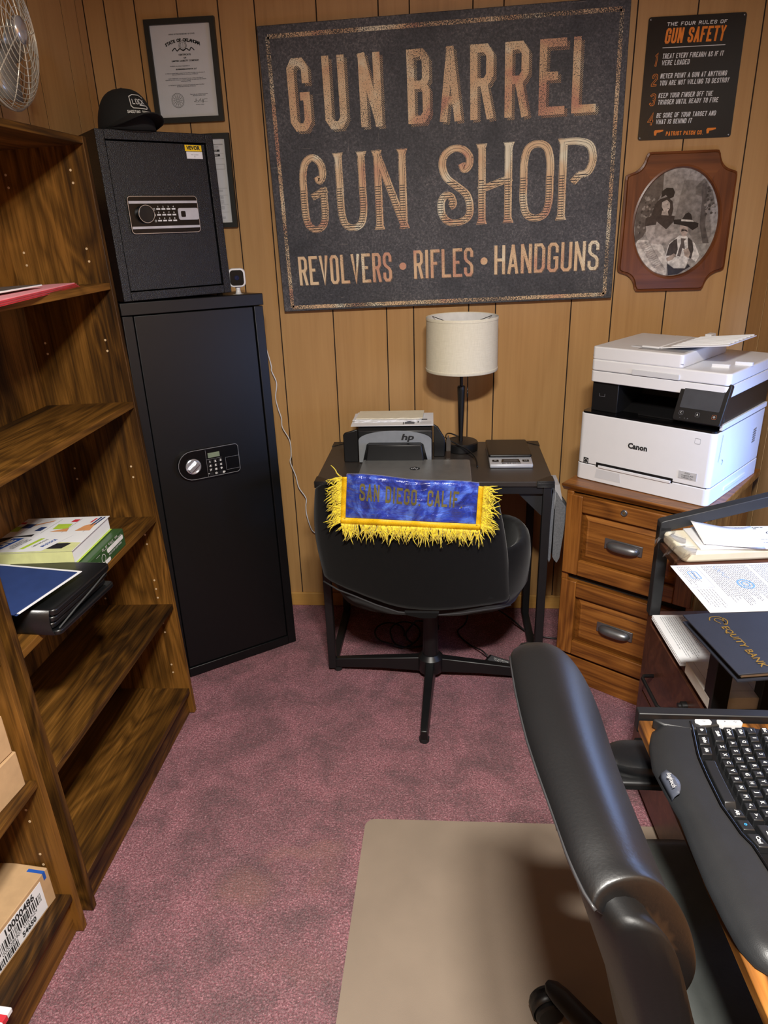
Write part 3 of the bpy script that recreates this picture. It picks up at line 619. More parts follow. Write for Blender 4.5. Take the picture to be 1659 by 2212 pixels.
text('sticker_code', 'S N 1 1 2 2 8 0', .004, M_INKG, dr, FRONT(.3015, .0054, .414)); text('sticker_code', '1', .006, M_INK, dr, FRONT(.3015, .0054, .409), off=.0003)

# cap ---------------------------------------------------------------
Tc = T @ Matrix.Translation((.118, .050, h_)) @ Matrix.Rotation(.10, 4, 'Z') @ Matrix.Scale(.94, 4)
r = thing('baseball_cap', 'black baseball cap with white embroidery lying on the small safe', 'cap', Tc)
M_CAP = mat('black_cotton', (19, 19, 18), .9, bump=.5, bs=700)
rings = []
for k in range(13):
    ph = k / 12 * PI / 2; zz = .118 * math.sin(ph); rad = math.cos(ph) ** .72
    rings.append([((.084 * math.cos(t)) * max(rad, .02), (.098 * math.sin(t)) * max(rad, .02), zz + .002) for t in [2 * PI * j / 36 for j in range(36)]])
cr = MB().loft(rings, True, True).build('crown', M_CAP, r, smooth=True)
# brim: curved, in -y direction
rings = []
for i_ in range(15):
    a = -1 + 2 * i_ / 14; x = a * .082; arch = .034 * (1 - a * a); row = []
    for k in range(9):
        q = k / 8; y0 = -.094 * math.sqrt(max(0, 1 - (x / .086) ** 2)); L = .080 * math.sqrt(max(0, 1 - a ** 4)) + .001
        row.append((x * (1 - .08 * q), y0 - L * q + .004, .006 + arch * (1 - .15 * q) - .004 * q))
    rings.append(row)
br = MB().loft(rings, False, False).build('brim', M_CAP, r, smooth=True, solid=.003)
MB().lathe([(.006, .119), (.005, .123), (.0005, .1245)], 12).build('button', M_CAP, r, smooth=True)
def capP(m_, pts, t, nm):   # embroidery wrapped on the crown front
    mb = MB(); stroke(mb, pts, t, Matrix())
    vv = []
    for (u, v, d) in mb.v:
        th = u / .088; zz = v; ph = math.asin(min(.99, zz / .118)); rad = math.cos(ph) ** .72 + .025
        vv.append((.086 * rad * math.sin(th), -.100 * rad * math.cos(th), zz + .004))
    mb.v = vv; return mb.build(nm, m_, cr)
EMB = mat('white_thread', (212, 212, 208), .7)
sub = lambda pts, n=6: [(a[0] + (b[0] - a[0]) * k / n, a[1] + (b[1] - a[1]) * k / n) for a, b in zip(pts[:-1], pts[1:]) for k in range(n)] + [pts[-1]]
capP(EMB, sub([(.030, .081), (.016, .089), (-.012, .089), (-.026, .083), (-.026, .056), (-.020, .050), (.030, .050), (.034, .055), (.030, .059), (.004, .059)]), .0025, 'emblem')
def capword(s_, x0, y0, h, cw, gap, t):
    for ch in s_:
        for path in GL.get(ch, []):
            if len(path) > 1: capP(EMB, sub([(x0 + p[0] * cw * (.1 if ch == 'I' else 1), y0 + p[1] * h) for p in path], 3), t, 'emblem')
        x0 += (cw * (.1 if ch == 'I' else 1)) + gap
capword('LOCK', -.018, .062, .014, .0075, .0042, .0022)
capword('SHOOTING SPORTS', -.040, .036, .0075, .0036, .0020, .0013)

# security camera ----------------------------------------------------
r = thing('security_camera', 'small white security camera on a round stand atop the tall safe', 'camera', frame((-.705, 2.475, 1.334), .25))
MB().lathe([(.029, 0), (.031, .003), (.030, .007), (.012, .009)], 32).build('base', M_WHITE, r, smooth='auto')
MB().lathe([(.011, .008), (.008, .018), (.007, .024), (.010, .032)], 20).build('stem', M_WHITE, r, smooth=True)
hd = MB().prism(rrect(.056, .060, .015, 5, 0, .062), -.018, .018, 'y').build('head', M_WHITE, r, bevel=.003, seg=3)
MB().prism(rrect(.045, .049, .011, 5, 0, .062), -.0192, -.017, 'y').build('face', M_BGL, hd)
mb = MB(); mb.T = PL((0, -.0193, .062), (1, 0, 0), (0, 0, 1)); mb.lathe([(.008, 0), (.0075, .001), (.005, .0012), (.001, .0006)], 20); mb.build('lens', mat('lens_glass', (30, 40, 70), .05), hd)
cp = [(-.69, 2.497, 1.340), (-.695, 2.56, 1.327), (-.70, 2.67, 1.30), (-.70, 2.703, 1.2), (-.672, 2.703, 1.064), (-.671, 2.703, 1.035), (-.656, 2.703, .988), (-.664, 2.70, .932), (-.657, 2.70, .886), (-.648, 2.70, .849), (-.647, 2.70, .811), (-.622, 2.70, .757), (-.621, 2.70, .696), (-.627, 2.70, .666), (-.609, 2.70, .607), (-.60, 2.70, .557), (-.574, 2.70, .51), (-.577, 2.70, .475), (-.576, 2.70, .434), (-.561, 2.70, .371), (-.541, 2.70, .348), (-.50, 2.70, .30)]
tag(cable(cp, .0022).build('camera_cable', M_WHITE, smooth=True), 'thin white cable hanging wavily down the panelled wall', 'cable')

# ================================================================== FAN
Tf = PL((-1.045, 1.885, 1.995), (0, 1, 0), (0, 0, 1)) @ Matrix.Rotation(.1, 4, 'Y')
r = thing('wall_fan', 'round wire-cage fan on the left wall above the bookcase', 'fan', Tf)
M_WIRE = mat('champagne_wire', (214, 208, 192), .25, .45)
cage = MB()
prof = lambda s: (.012 + .150 * math.sin(s * PI / 2), .052 * math.cos(s * PI / 2))
for k in range(1, 15):
    rad, zz = prof(k / 14); cage.tube([(rad * math.cos(a), rad * math.sin(a), zz) for a in [2 * PI * j / 48 for j in range(49)]], .0011, 5, False)
for k in range(12):
    a = 2 * PI * k / 12; cage.tube([(prof(q / 8)[0] * math.cos(a + q * .05), prof(q / 8)[0] * math.sin(a + q * .05), prof(q / 8)[1]) for q in range(9)], .0014, 5, False)
for k in range(10):
    rad, zz = .162 * math.cos(k / 10 * 1.3), -.06 * math.sin(k / 10 * 1.5); cage.tube([(rad * math.cos(a), rad * math.sin(a), zz) for a in [2 * PI * j / 40 for j in range(41)]], .0011, 5, False)
cg = cage.build('wire_cage', M_WIRE, r, smooth=True)
cage2 = MB(); cage2.tube([(.163 * math.cos(a), .163 * math.sin(a), 0) for a in [2 * PI * j / 48 for j in range(49)]], .003, 8, False); cage2.build('rim', M_WIRE, r, smooth=True)
MB().lathe([(.030, .045), (.028, .056), (.012, .060), (.0005, .061)], 24).build('hub_badge', M_CHROME, r, smooth=True)
for k in range(4):
    bl = MB(); Rk = Matrix.Rotation(k * PI / 2, 4, 'Z'); rg = []
    for q in range(6):
        rr_ = .02 + .12 * q / 5; rg.append([Rk @ Vector((rr_, -.03 - .02 * math.sin(q / 5 * PI) + .0, -.012)), Rk @ Vector((rr_ + .005, .03, .014))])
    bl.loft(rg, False, False); bl.build('blade', mat('pale_metal_blade', (176, 176, 170), .3, .6), r, solid=.0015, smooth=True)
MB().lathe([(.045, -.10), (.045, -.03), (.03, -.02)], 24).build('motor', M_BPL, r, smooth='auto')
MB().box(-.02, .02, -.19, .02, -.150, -.10).build('wall_bracket', M_BPL, r)

# ================================================================== WALL ITEMS
T = Matrix.Translation((-.0145, 2.7195, 1.72)) @ Matrix.Rotation(-math.radians(1.1), 4, 'Y')
r = thing('canvas_sign', 'large distressed charcoal canvas sign with tan lettering on the back wall', 'sign', T)
MB().box(-.594, .594, -.026, 0, -.452, .449).build('canvas', M_CANV, r, bevel=.002)
P = FRONT(0, -.0263, 0)
mb = MB(); X0, X1, Z0, Z1 = -.562, .568, -.438, .417
for q in ([(X0, Z0), (X1, Z0)], [(X1, Z0), (X1, Z1)], [(X1, Z1), (X0, Z1)], [(X0, Z1), (X0, Z0)]):
    stroke(mb, q, .013, P, .0002)
mb.build('printed_border', M_PRB, r)
row1 = [('G', -.508, -.436), ('U', -.389, -.315), ('N', -.269, -.197), ('B', -.110, -.037), ('A', -.004, .066), ('R', .096, .171), ('R', .208, .284), ('E', .318, .402), ('L', .424, .502)]
mh = MB(); ml = MB()
for ch, a, b in row1:
    k = 0.5 + (.5 if a > 0 else 0)
    glyph(mh, ch, a + .010, b + .010, .130, .342, .0235, P, .0002)
    glyph(ml, ch, a, b, .138, .352, .0235, P, .0005)
mh.build('hatched_shadow', M_PRH, r); ml.build('printed_letters', M_PR1, r)
G2 = smooth_path([(.72, .74), (.84, .68), (1.0, .75), (.98, .88), (.78, .97), (.5, 1), (.18, .93), (.02, .76), (0, .5), (0, .24), (.12, .07), (.48, 0), (.86, .06), (1, .22), (1, .42), (1, .54)])
S2 = smooth_path([(.72, .80), (.82, .72), (.98, .78), (.97, .90), (.74, .99), (.42, 1), (.14, .92), (.06, .78), (.2, .62), (.55, .5), (.88, .38), (1, .22), (.94, .07), (.62, 0), (.26, .01), (.03, .12), (.0, .28), (.14, .38), (.34, .36), (.42, .26), (.32, .22)])
GL2 = dict(GL); GL2['G'] = [G2, [(1, .54), (.42, .46)]]; GL2['S'] = [S2]
GL2['U'] = [smooth_path([(0, 1), (0, .6), (0, .25), (.14, .06), (.5, 0), (.86, .06), (1, .25), (1, .6), (1, 1)])]
GL2['O'] = [smooth_path([(0, .5), (0, .25), (.14, .06), (.5, 0), (.86, .06), (1, .25), (1, .5), (1, .75), (.86, .94), (.5, 1), (.14, .94), (0, .75), (0, .5)])]
GL2['P'] = [[(0.08, 0), (0.08, 1)], smooth_path([(.08, 1), (.5, 1), (.86, .95), (1, .82), (.98, .68), (.84, .58), (.6, .56)]), [(.62, .56), (.40, .46)]]
GL2['H'] = [[(0, 0), (0, 1)], [(1, 0), (1, 1)], [(0, .44), (1, .56)]]
GL2['N'] = [[(0, 0), (0, 1)], [(0, 1), (1, 0)], [(1, 0), (1, 1)]]
serif = {'U': [(0, 1), (1, 1)], 'N': [(0, 0), (0, 1), (1, 1), (1, 0)], 'H': [(0, 0), (0, 1), (1, 0), (1, 1)], 'P': [(.08, 0), (.08, 1)]}
row2 = [('G', -.496, -.405), ('U', -.368, -.268), ('N', -.234, -.128), ('S', -.018, .102), ('H', .122, .232), ('O', .263, .371), ('P', .384, .510)]
m1, m2, m3, m4 = MB(), MB(), MB(), MB()
for ch, a, b in row2:
    y0, y1 = -.185, .066
    for mb, t, dx, d in ((m1, .0210, .0045, .0002), (m1, .0210, 0, .0003), (m2, .0182, 0, .0005), (m3, .0160, 0, .0007), (m4, .0010, .0035, .0010)):
        ex = (.0210 - t) / 2
        glyph(mb, ch, a + ex + dx, b - ex + dx, y0 + ex, y1 - ex, t, P, d, gl=GL2)
        if mb is m4: continue
        for sx_, sy_ in serif.get(ch, []):
            cx = a + .0095 + sx_ * (b - a - .019) + dx; yy = y0 if sy_ == 0 else y1; s = 1 if sy_ == 0 else -1; hw = .0165 - ex
            i = mb.av([P @ Vector(q) for q in ((cx - hw, yy + s * ex, d + 2e-5), (cx + hw, yy + s * ex, d + 2e-5), (cx + .0095 - ex, yy + s * .018, d + 2e-5), (cx - .0095 + ex, yy + s * .018, d + 2e-5))]); mb.f.append((i, i + 1, i + 2, i + 3))
m1.build('letter_outline', M_PR1, r); m2.build('letter_inline', mat('charcoal_print', (50, 48, 50), .6), r); m3.build('striped_letters', M_PR2, r); m4.build('inner_line', mat('charcoal_print', (50, 48, 50), .6), r)
M_PR3 = m_print('distressed_small_print', thr=.38)
def roww(s_, x0, x1, y0, y1, t, ys=0):
    mb = MB(); ms = MB()
    n = sum(.42 if c == 'I' else 1 for c in s_); g = (x1 - x0) * .028 * 9 / len(s_) * .8; cw = (x1 - x0 - g * (len(s_) - 1)) / n; x = x0
    for c in s_:
        ww = cw * (.42 if c == 'I' else 1); glyph(ms, c, x + .0025, x + ww + .0025, y0 - .0025, y1 - .0025, t, P, .0002); glyph(mb, c, x, x + ww, y0, y1, t, P, .0005); x += ww + g
    ms.build('letter_shadow', mat('dark_tan_print', (112, 92, 74), .6), r); mb.build('small_letters', M_PR3, r)
roww('REVOLVERS', -.526, -.187, -.361, -.262, .0098); roww('RIFLES', -.107, .104, -.356, -.260, .0098); roww('HANDGUNS', .179, .541, -.354, -.257, .0100)
for cx_, cz_ in ((-.1465, -.311), (.1425, -.307)): mb = MB(); quadP(mb, P, circ(.0125, 20, cx_, cz_), .0005); mb.build('round_dot', M_PR3, r)

def picture_frame(name, label, loc, w_, h_, b, cat='picture frame'):
    r = thing(name, label, cat, Matrix.Translation(loc), group='framed certificates on the back wall'); mb = MB()
    mb.box(-w_ / 2, w_ / 2, -.016, 0, h_ / 2 - b, h_ / 2); mb.box(-w_ / 2, w_ / 2, -.016, 0, -h_ / 2, -h_ / 2 + b)
    mb.box(-w_ / 2, -w_ / 2 + b, -.016, 0, -h_ / 2 + b, h_ / 2 - b); mb.box(w_ / 2 - b, w_ / 2, -.016, 0, -h_ / 2 + b, h_ / 2 - b)
    mb.build('frame', mat('black_frame_wood', (30, 30, 24), .5), r)
    MB().box(-w_ / 2 + b, w_ / 2 - b, -.007, -.001, -h_ / 2 + b, h_ / 2 - b).build('certificate', mat('certificate_paper', (205, 207, 208), .55, var=.02), r)
    return r
r = picture_frame('certificate_frame', 'black framed certificate of limited liability company, above and behind the cap', (-.8785, 2.7195, 2.0445), .238, .303, .0165)
F_ = lambda x, z: FRONT(x, -.0071, z)
text('lettering', 'OFFICE OF THE SECRETARY OF STATE', .0052, M_INK, r, F_(.003, .107), off=.0001)
for k, ch in enumerate('STATE OF OKLAHOMA'):
    a = (k - 8) / 8; text('arched_lettering', ch, .0125, M_INK, r, F_(.003 + a * .056, .090 - .012 * a * a) @ Matrix.Rotation(-a * .4, 4, 'Z'), off=.0007)
mb = MB(); P = F_(0, 0)
stroke(mb, circ(.0125, 20, .003, .0755) + [(.0155, .0755)], .0012, P, .0003); stroke(mb, circ(.009, 20, .003, .0755) + [(.012, .0755)], .0007, P, .0003)
stroke(mb, smooth_path([(-.035, .060), (-.025, .068), (-.018, .060), (-.008, .066), (.003, .060), (.014, .066), (.024, .060), (.031, .068), (.041, .060)]), .003, P, .0003)
for k in range(5): stroke(mb, [(-.012 + .006 * k, .068), (-.008 + .006 * k, .084)], .0006, P, .0003)
stroke(mb, circ(.0215, 28, -.036, -.084) + [(-.0145, -.084)], .0012, P, .0003); stroke(mb, circ(.0180, 28, -.036, -.084) + [(-.018, -.084)], .0006, P, .0003); stroke(mb, circ(.0115, 20, -.036, -.084) + [(-.0245, -.084)], .0005, P, .0003)
for k in range(12):
    a = k * PI / 6; stroke(mb, [(-.036 + .003 * math.cos(a), -.084 + .003 * math.sin(a)), (-.036 + .017 * math.cos(a), -.084 + .017 * math.sin(a))], .0009, P, .0003)
stroke(mb, smooth_path([(.020, -.088), (.022, -.090), (.027, -.088), (.028, -.080), (.027, -.088), (.034, -.087), (.036, -.090), (.040, -.085), (.045, -.081), (.042, -.087), (.049, -.088), (.052, -.082), (.051, -.094), (.055, -.084), (.062, -.082), (.068, -.083)]), .0009, P, .0004)
stroke(mb, [(.025, -.0915), (.068, -.0905)], .0004, P, .0003)
mb.build('seal_and_emblem', M_INK, r)
for s_, z, k in (('CERTIFICATE', .0485, .0062), ('OF', .0395, .0062), ('LIMITED LIABILITY COMPANY', .0310, .0062), ('GUNBARRELGUNSHOP, LLC', .0070, .0050)): text('lettering', s_, k, M_INK, r, F_(.006, z), sx=1.15, off=.00025)
for s_, z, x in (('WHEREAS, the articles of organization of', .0165, -.015), ('an Oklahoma limited liability company has been filed in the office of the Secretary of\nState as provided by the laws of the State of Oklahoma.', -.006, .0), ('NOW THEREFORE, I, the undersigned, Secretary of State of the State of\nOklahoma, by virtue of the powers vested in me by law, do hereby issue this certificate\nevidencing such filing.', -.0235, .0), ('IN TESTIMONY WHEREOF, I hereunto set my hand and cause to be affixed\nthe Great Seal of the State of Oklahoma.', -.041, .0), ('Filed in the city of Oklahoma City this\n24th day of February, 2024', -.0695, .040), ('Secretary of State', -.0985, .040)): text('small_print', s_, .0040, M_INKG, r, F_(x, z), off=.0001)
r = picture_frame('certificate_frame', 'black framed license certificate partly hidden behind the small safe', (-.871, 2.7195, 1.7055), .244, .302, .0165)
mb = MB(); P = F_(0, 0)
for z in (.115, .088, .072, -.022, -.045, -.075, -.10): stroke(mb, [(-.09, z), (.096, z)], .0004, P, .0003)
stroke(mb, [(-.09, .117), (.096, .117)], .0012, P, .0003)
stroke(mb, [(-.09, .055), (.096, .055), (.096, .039), (-.09, .039), (-.09, .055)], .0005, P, .0003); mb.build('ruled_line', M_INK, r)
flat('black_bar', M_INK, r, P, [[(.04, .094), (.083, .094), (.083, .101), (.04, .101)], [(.04, .0795), (.083, .0795), (.083, .0865), (.04, .0865)]], .0003)
text('bar_text', '73-06327', .006, M_WPRINT, r, F_(.062, .0975)); text('bar_text', 'DEC 1, 2027', .006, M_WPRINT, r, F_(.060, .083))
for z, n in ((.108, 2), (-.03, 2), (-.052, 3), (-.066, 3), (-.085, 3), (-.118, 2)): text('small_print', '\n'.join(['Name and address of the licensee shall be notified in writing of every change as required herein'] * n), .0040, M_INKG, r, F_(0.003, z))
# four rules sign
r = thing('safety_sign', 'glossy black tin sign listing four rules of gun safety, orange and white lettering', 'sign', Matrix.Translation((.783, 2.7195, 1.953)))
MB().prism(rrect(.298, .346, .008, 4), -.0025, -.0005, 'y').build('tin_plate', M_POSTER, r)
P = FRONT(0, -.0026, 0)
mw, mo = MB(), MB()
block(mw, 'THE FOUR RULES OF', 0, .1465, .0100, .0088, .0028, .0019, P, .0003, .12, 'C')
mg = MB(); block(mg, 'GUN SAFETY', -.003, .0995, .0415, .0165, .0028, .0064, P, .0003, .10, 'C'); mg.build('orange_heading', M_ORANGE, r)
stroke(mw, [(-.098, .0885), (.095, .0885)], .0018, P, .0003)
lines = [('TREAT EVERY FIREARM AS IF IT', -.096, .092, .0585), ('WERE LOADED', -.096, -.010, .0400), ('NEVER POINT A GUN AT ANYTHING', -.096, .110, .0035), ('YOU ARE NOT WILLING TO DESTROY', -.096, .120, -.0160), ('KEEP YOUR FINGER OFF THE', -.096, .074, -.0515), ('TRIGGER UNTIL READY TO FIRE', -.096, .094, -.0705), ('BE SURE OF YOUR TARGET AND', -.096, .092, -.1085), ('WHAT IS BEHIND IT', -.096, .018, -.1270)]
for s_, a, b, z in lines:
    n0 = MB(); x = block(n0, s_, 0, 0, 1, 1, .28, .3, Matrix()); cw = (b - a) / (x - .28)
    ml_ = MB(); block(ml_, s_, a, z, .0140, cw, cw * .28, .0020, P, .0003, .12); ml_.build('rule_text', M_WPRINT, r)
block(mo, 'PATRIOT PATCH CO.', .0, -.1620, .0125, .0062, .0016, .0022, P, .0003, .05, 'C')
for sgn in (-1, 1):
    c0 = .084 * sgn; pts = [(-.015, .006), (.012, .006), (.015, .001), (.013, -.010), (.007, -.010), (.005, -.002), (-.004, -.001), (-.015, .002)]
    quadP(mo, P, [(c0 + (p[0]) * -sgn * -1 if sgn < 0 else c0 - p[0], -.1500 + p[1]) for p in pts], .0003)
for d_, zc in (('1', .0560), ('2', .000), ('3', -.0555), ('4', -.1115)):
    mn = MB(); glyph(mn, d_, -.123, -.106, zc - .0175, zc + .0175, .0058, P, .0002, .10); mn.build('rule_number', M_ORANGE, r)
mw.build('white_lettering', M_WPRINT, r); mo.build('orange_lettering', M_ORANGE, r)
mb = MB()
for d_, zc in (('1', .0560), ('2', .000), ('3', -.0555), ('4', -.1115)): glyph(mb, d_, -.1215, -.1075, zc - .0160, zc + .0160, .0030, P, .0005, .10)
mb.build('number_inset', M_POSTER, r)
for x in (-.142, .142):
    for z in (-.166, .166): mb = MB(); mb.T = PL((x, -.0025, z), (1, 0, 0), (0, 0, 1)); mb.lathe([(.003, 0), (.0028, .0012), (.001, .0018)], 12); mb.build('nail_head', M_STEEL, r)
# oval portrait -------------------------------------------------------
r = thing('portrait_frame', 'wooden octagonal frame with oval sepia portrait of a couple, under the safety sign', 'picture frame', Matrix.Translation((.786, 2.7195, 1.521)))
def fr_out(k):
    W, Hh, cx, cz = .182 * k, .223 * k, .070 * k, .072 * k; pts = []
    for (sx, sz) in ((1, 1), (1, -1), (-1, -1), (-1, 1)):
        # notch points from the top edge to the side edge in clockwise order
        loc_ = [(W - cx, Hh), (W - cx + .006, Hh - .008)]
        for q in range(1, 8):
            t = q / 8 * PI / 2; loc_.append((W - .004 - (cx - .012) * (math.cos(t)), Hh - cz + .008 + (cz - .018) * (1 - math.sin(t)) * 1.0))
        loc_ += [(W - .004, Hh - cz + .006), (W, Hh - cz)]
        if (sx, sz) in ((1, -1), (-1, 1)): loc_ = loc_[::-1]
        pts += [(sx * a, sz * b) for a, b in loc_]
    return pts
M_FRW = {a: wood('red_brown_frame_wood_' + a, [(0.25, (74, 38, 18)), (0.5, (104, 56, 26)), (0.75, (126, 72, 36)), (1.0, (140, 86, 46))], a, .9, .33, 50, .4) for a in 'xz'}
ov = lambda k, z=0: [(.138 * k * math.cos(a), .172 * k * math.sin(a)) for a in [2 * PI * j / 64 for j in range(64)]]
outer = fr_out(1.0)
import bisect
def ray_out(poly, a):   # outermost hit of a ray from the centre
    d = Vector((math.cos(a), math.sin(a))); best = 0
    for i in range(len(poly)):
        p = Vector(poly[i]); q = Vector(poly[(i + 1) % len(poly)]); e = q - p; den = d.x * e.y - d.y * e.x
        if abs(den) < 1e-12: continue
        t = (p.x * e.y - p.y * e.x) / den; u = (p.x * d.y - p.y * d.x) / den
        if -1e-6 <= u <= 1 + 1e-6 and t > best: best = t
    return d * best
NA = 160; seg = {k: MB() for k in ('xt', 'xb', 'zl', 'zr')}
for j in range(NA):
    a0, a1 = 2 * PI * j / NA, 2 * PI * (j + 1) / NA; am = (a0 + a1) / 2
    key = ('zr' if math.cos(am) > 0 else 'zl') if abs(math.cos(am)) * .223 > abs(math.sin(am)) * .182 * .92 else ('xt' if math.sin(am) > 0 else 'xb')
    col = []
    for a in (a0, a1):
        o1 = ray_out(outer, a); ii = Vector((.138 * math.cos(a) * 1, .172 * math.sin(a)))
        t = 1 / math.sqrt((math.cos(a) / .138) ** 2 + (math.sin(a) / .172) ** 2); ii = Vector((math.cos(a), math.sin(a))) * t
        col.append([(o1.x, -.0005, o1.y), (o1.x, -.012, o1.y), (o1.x - .007 * math.cos(a), -.014, o1.y - .007 * math.sin(a)), (o1.x - .010 * math.cos(a), -.020, o1.y - .010 * math.sin(a)), (ii.x + .010 * math.cos(a), -.020, ii.y + .010 * math.sin(a)), (ii.x + .004 * math.cos(a), -.0215, ii.y + .004 * math.sin(a)), (ii.x, -.012, ii.y)])
    seg[key].loft(col, False, False)
for key in seg:
    seg[key].build({'xt': 'wood_rail', 'xb': 'wood_rail', 'zl': 'wood_stile', 'zr': 'wood_stile'}[key], M_FRW[key[0]], r)
def sep(n, c): return mat(n, c, .3, var=.38, vs=70)
MB().prism(ov(1.01), -.010, -.0005, 'y').build('photograph', sep('sepia_backdrop', (150, 144, 138)), r)
P = FRONT(0, -.0101, 0)
PH = {
 'backdrop_dark': [(0.013, 0.136), (0.072, 0.129), (0.104, 0.061), (0.123, -0.038), (0.102, -0.113), (0.044, -0.026), (-0.007, 0.006)],
 'foliage': [(-0.126, 0.102), (-0.09, 0.149), (-0.056, 0.157), (-0.054, 0.1), (-0.071, 0.066), (-0.076, 0.018), (-0.106, -0.041), (-0.133, -0.061), (-0.137, 0.029)],
 'tree': [(0.073, 0.119), (0.087, 0.128), (0.094, 0.061), (0.1, -0.013), (0.119, -0.068), (0.098, -0.067), (0.08, -0.007), (0.078, 0.062)],
 'canopy': [(0.052, 0.111), (0.078, 0.138), (0.109, 0.099), (0.127, 0.046), (0.106, 0.046), (0.081, 0.081), (0.055, 0.087)],
 'path': [(0.065, -0.072), (0.111, -0.068), (0.11, -0.098), (0.089, -0.118), (0.072, -0.087)],
 'w_hat': [(-0.058, 0.082), (-0.057, 0.102), (-0.043, 0.112), (-0.022, 0.111), (-0.014, 0.098), (-0.017, 0.083), (-0.031, 0.077), (-0.043, 0.09)],
 'w_hair': [(-0.059, 0.078), (-0.037, 0.084), (-0.019, 0.07), (-0.013, 0.045), (-0.017, 0.023), (-0.024, 0.018), (-0.039, 0.014), (-0.071, 0.023), (-0.085, 0.028), (-0.077, 0.057), (-0.069, 0.071)],
 'w_face': [(-0.053, 0.068), (-0.038, 0.075), (-0.027, 0.065), (-0.025, 0.048), (-0.034, 0.033), (-0.044, 0.039), (-0.053, 0.054)],
 'w_neck': [(-0.05, 0.041), (-0.032, 0.04), (-0.024, 0.018), (-0.033, 0.006), (-0.052, 0.017)],
 'w_shawl': [(-0.075, 0.03), (-0.006, 0.023), (-0.007, 0.006), (-0.03, -0.019), (-0.064, 0.007), (-0.066, -0.003), (-0.103, -0.006), (-0.102, 0.018)],
 'w_bodice': [(-0.064, 0.007), (-0.03, -0.019), (-0.006, 0.001), (-0.002, -0.024), (-0.01, -0.054), (-0.03, -0.064), (-0.069, -0.048), (-0.07, -0.012)],
 'w_sleeve': [(-0.099, -0.007), (-0.068, -0.003), (-0.068, -0.033), (-0.04, -0.043), (-0.018, -0.034), (0.008, -0.03), (0.007, -0.045), (-0.025, -0.059), (-0.051, -0.068), (-0.08, -0.062), (-0.096, -0.037)],
 'w_skirt': [(-0.121, -0.051), (-0.084, -0.052), (-0.037, -0.069), (-0.02, -0.105), (-0.014, -0.136), (-0.012, -0.171), (-0.056, -0.158), (-0.097, -0.128), (-0.124, -0.102), (-0.134, -0.076)],
 'w_ruff1': [(-0.122, -0.061), (-0.094, -0.057), (-0.082, -0.073), (-0.102, -0.082), (-0.124, -0.076)],
 'w_ruff2': [(-0.091, -0.088), (-0.054, -0.083), (-0.033, -0.104), (-0.061, -0.119), (-0.088, -0.108)],
 'w_ruff3': [(-0.064, -0.135), (-0.03, -0.13), (-0.017, -0.151), (-0.04, -0.158)],
 'm_hatbrim': [(-0.009, 0.011), (0.018, 0.012), (0.05, 0.006), (0.076, -0.002), (0.076, -0.014), (0.059, -0.024), (0.042, -0.013), (0.012, -0.005), (-0.006, -0.002)],
 'm_hatcrown': [(0.018, 0.01), (0.029, 0.029), (0.039, 0.033), (0.048, 0.027), (0.056, 0.004)],
 'm_band': [(0.017, 0.012), (0.056, 0.008), (0.059, 0.002), (0.017, 0.006)],
 'm_face': [(0.015, -0.005), (0.042, -0.011), (0.044, -0.031), (0.038, -0.043), (0.027, -0.043), (0.016, -0.025)],
 'm_must': [(0.022, -0.02), (0.038, -0.022), (0.044, -0.03), (0.032, -0.025), (0.021, -0.028)],
 'm_shirt': [(-0.002, -0.055), (0.017, -0.04), (0.041, -0.043), (0.072, -0.067), (0.093, -0.108), (0.083, -0.128), (0.06, -0.112), (0.048, -0.148), (0.011, -0.147), (-0.018, -0.125), (-0.025, -0.105), (-0.014, -0.064)],
 'm_vestL': [(0.0, -0.055), (0.01, -0.05), (0.017, -0.085), (0.012, -0.111), (-0.002, -0.105), (-0.02, -0.105), (-0.014, -0.069)],
 'm_vestR': [(0.046, -0.046), (0.063, -0.059), (0.07, -0.087), (0.066, -0.117), (0.046, -0.107), (0.051, -0.081)],
 'm_tie': [(0.023, -0.049), (0.042, -0.051), (0.035, -0.058), (0.041, -0.086), (0.032, -0.081), (0.028, -0.109), (0.017, -0.106), (0.025, -0.065)],
 'm_hand1': [(-0.019, -0.113), (0.005, -0.098), (0.014, -0.103), (0.003, -0.118), (-0.015, -0.125)],
 'm_hand2': [(0.036, -0.088), (0.051, -0.081), (0.061, -0.099), (0.057, -0.115), (0.043, -0.107)],
 'm_trouser': [(-0.014, -0.131), (0.011, -0.148), (0.049, -0.149), (0.057, -0.133), (0.066, -0.143), (0.024, -0.168), (-0.007, -0.17)],
}
def ph(keys, c, d): flat('photo_print', sep('sepia_' + keys[0], c), r, P, [PH[k] for k in keys], d)
ph(['backdrop_dark'], (128, 122, 116), .0002); ph(['foliage'], (92, 84, 78), .0003); ph(['canopy'], (104, 98, 92), .0003); ph(['tree'], (84, 78, 74), .0004); ph(['path'], (150, 146, 140), .0003)
random.seed(5); dots = MB(); d2 = MB()
for k in range(90):
    x, z = random.choice([(random.uniform(-.125, -.075), random.uniform(-.03, .09)), (random.uniform(.09, .13), random.uniform(.02, .11))]); s_ = random.uniform(.002, .006)
    if (x / .13) ** 2 + (z / .16) ** 2 < 1: quadP(random.choice((dots, d2)), P, [(x + s_ * math.cos(t) * random.uniform(.6, 1.2), z + s_ * math.sin(t)) for t in [i * PI / 3 for i in range(6)]], .0005 + k * 2e-6)
dots.build('photo_print', sep('sepia_leaf', (66, 60, 56)), r); d2.build('photo_print', sep('sepia_leaf_b', (138, 130, 122)), r)
ph(['w_skirt'], (206, 200, 192), .0006); ph(['w_ruff1', 'w_ruff2', 'w_ruff3'], (178, 170, 162), .0008); ph(['w_bodice'], (156, 148, 142), .0008); ph(['w_sleeve'], (172, 164, 158), .0009)
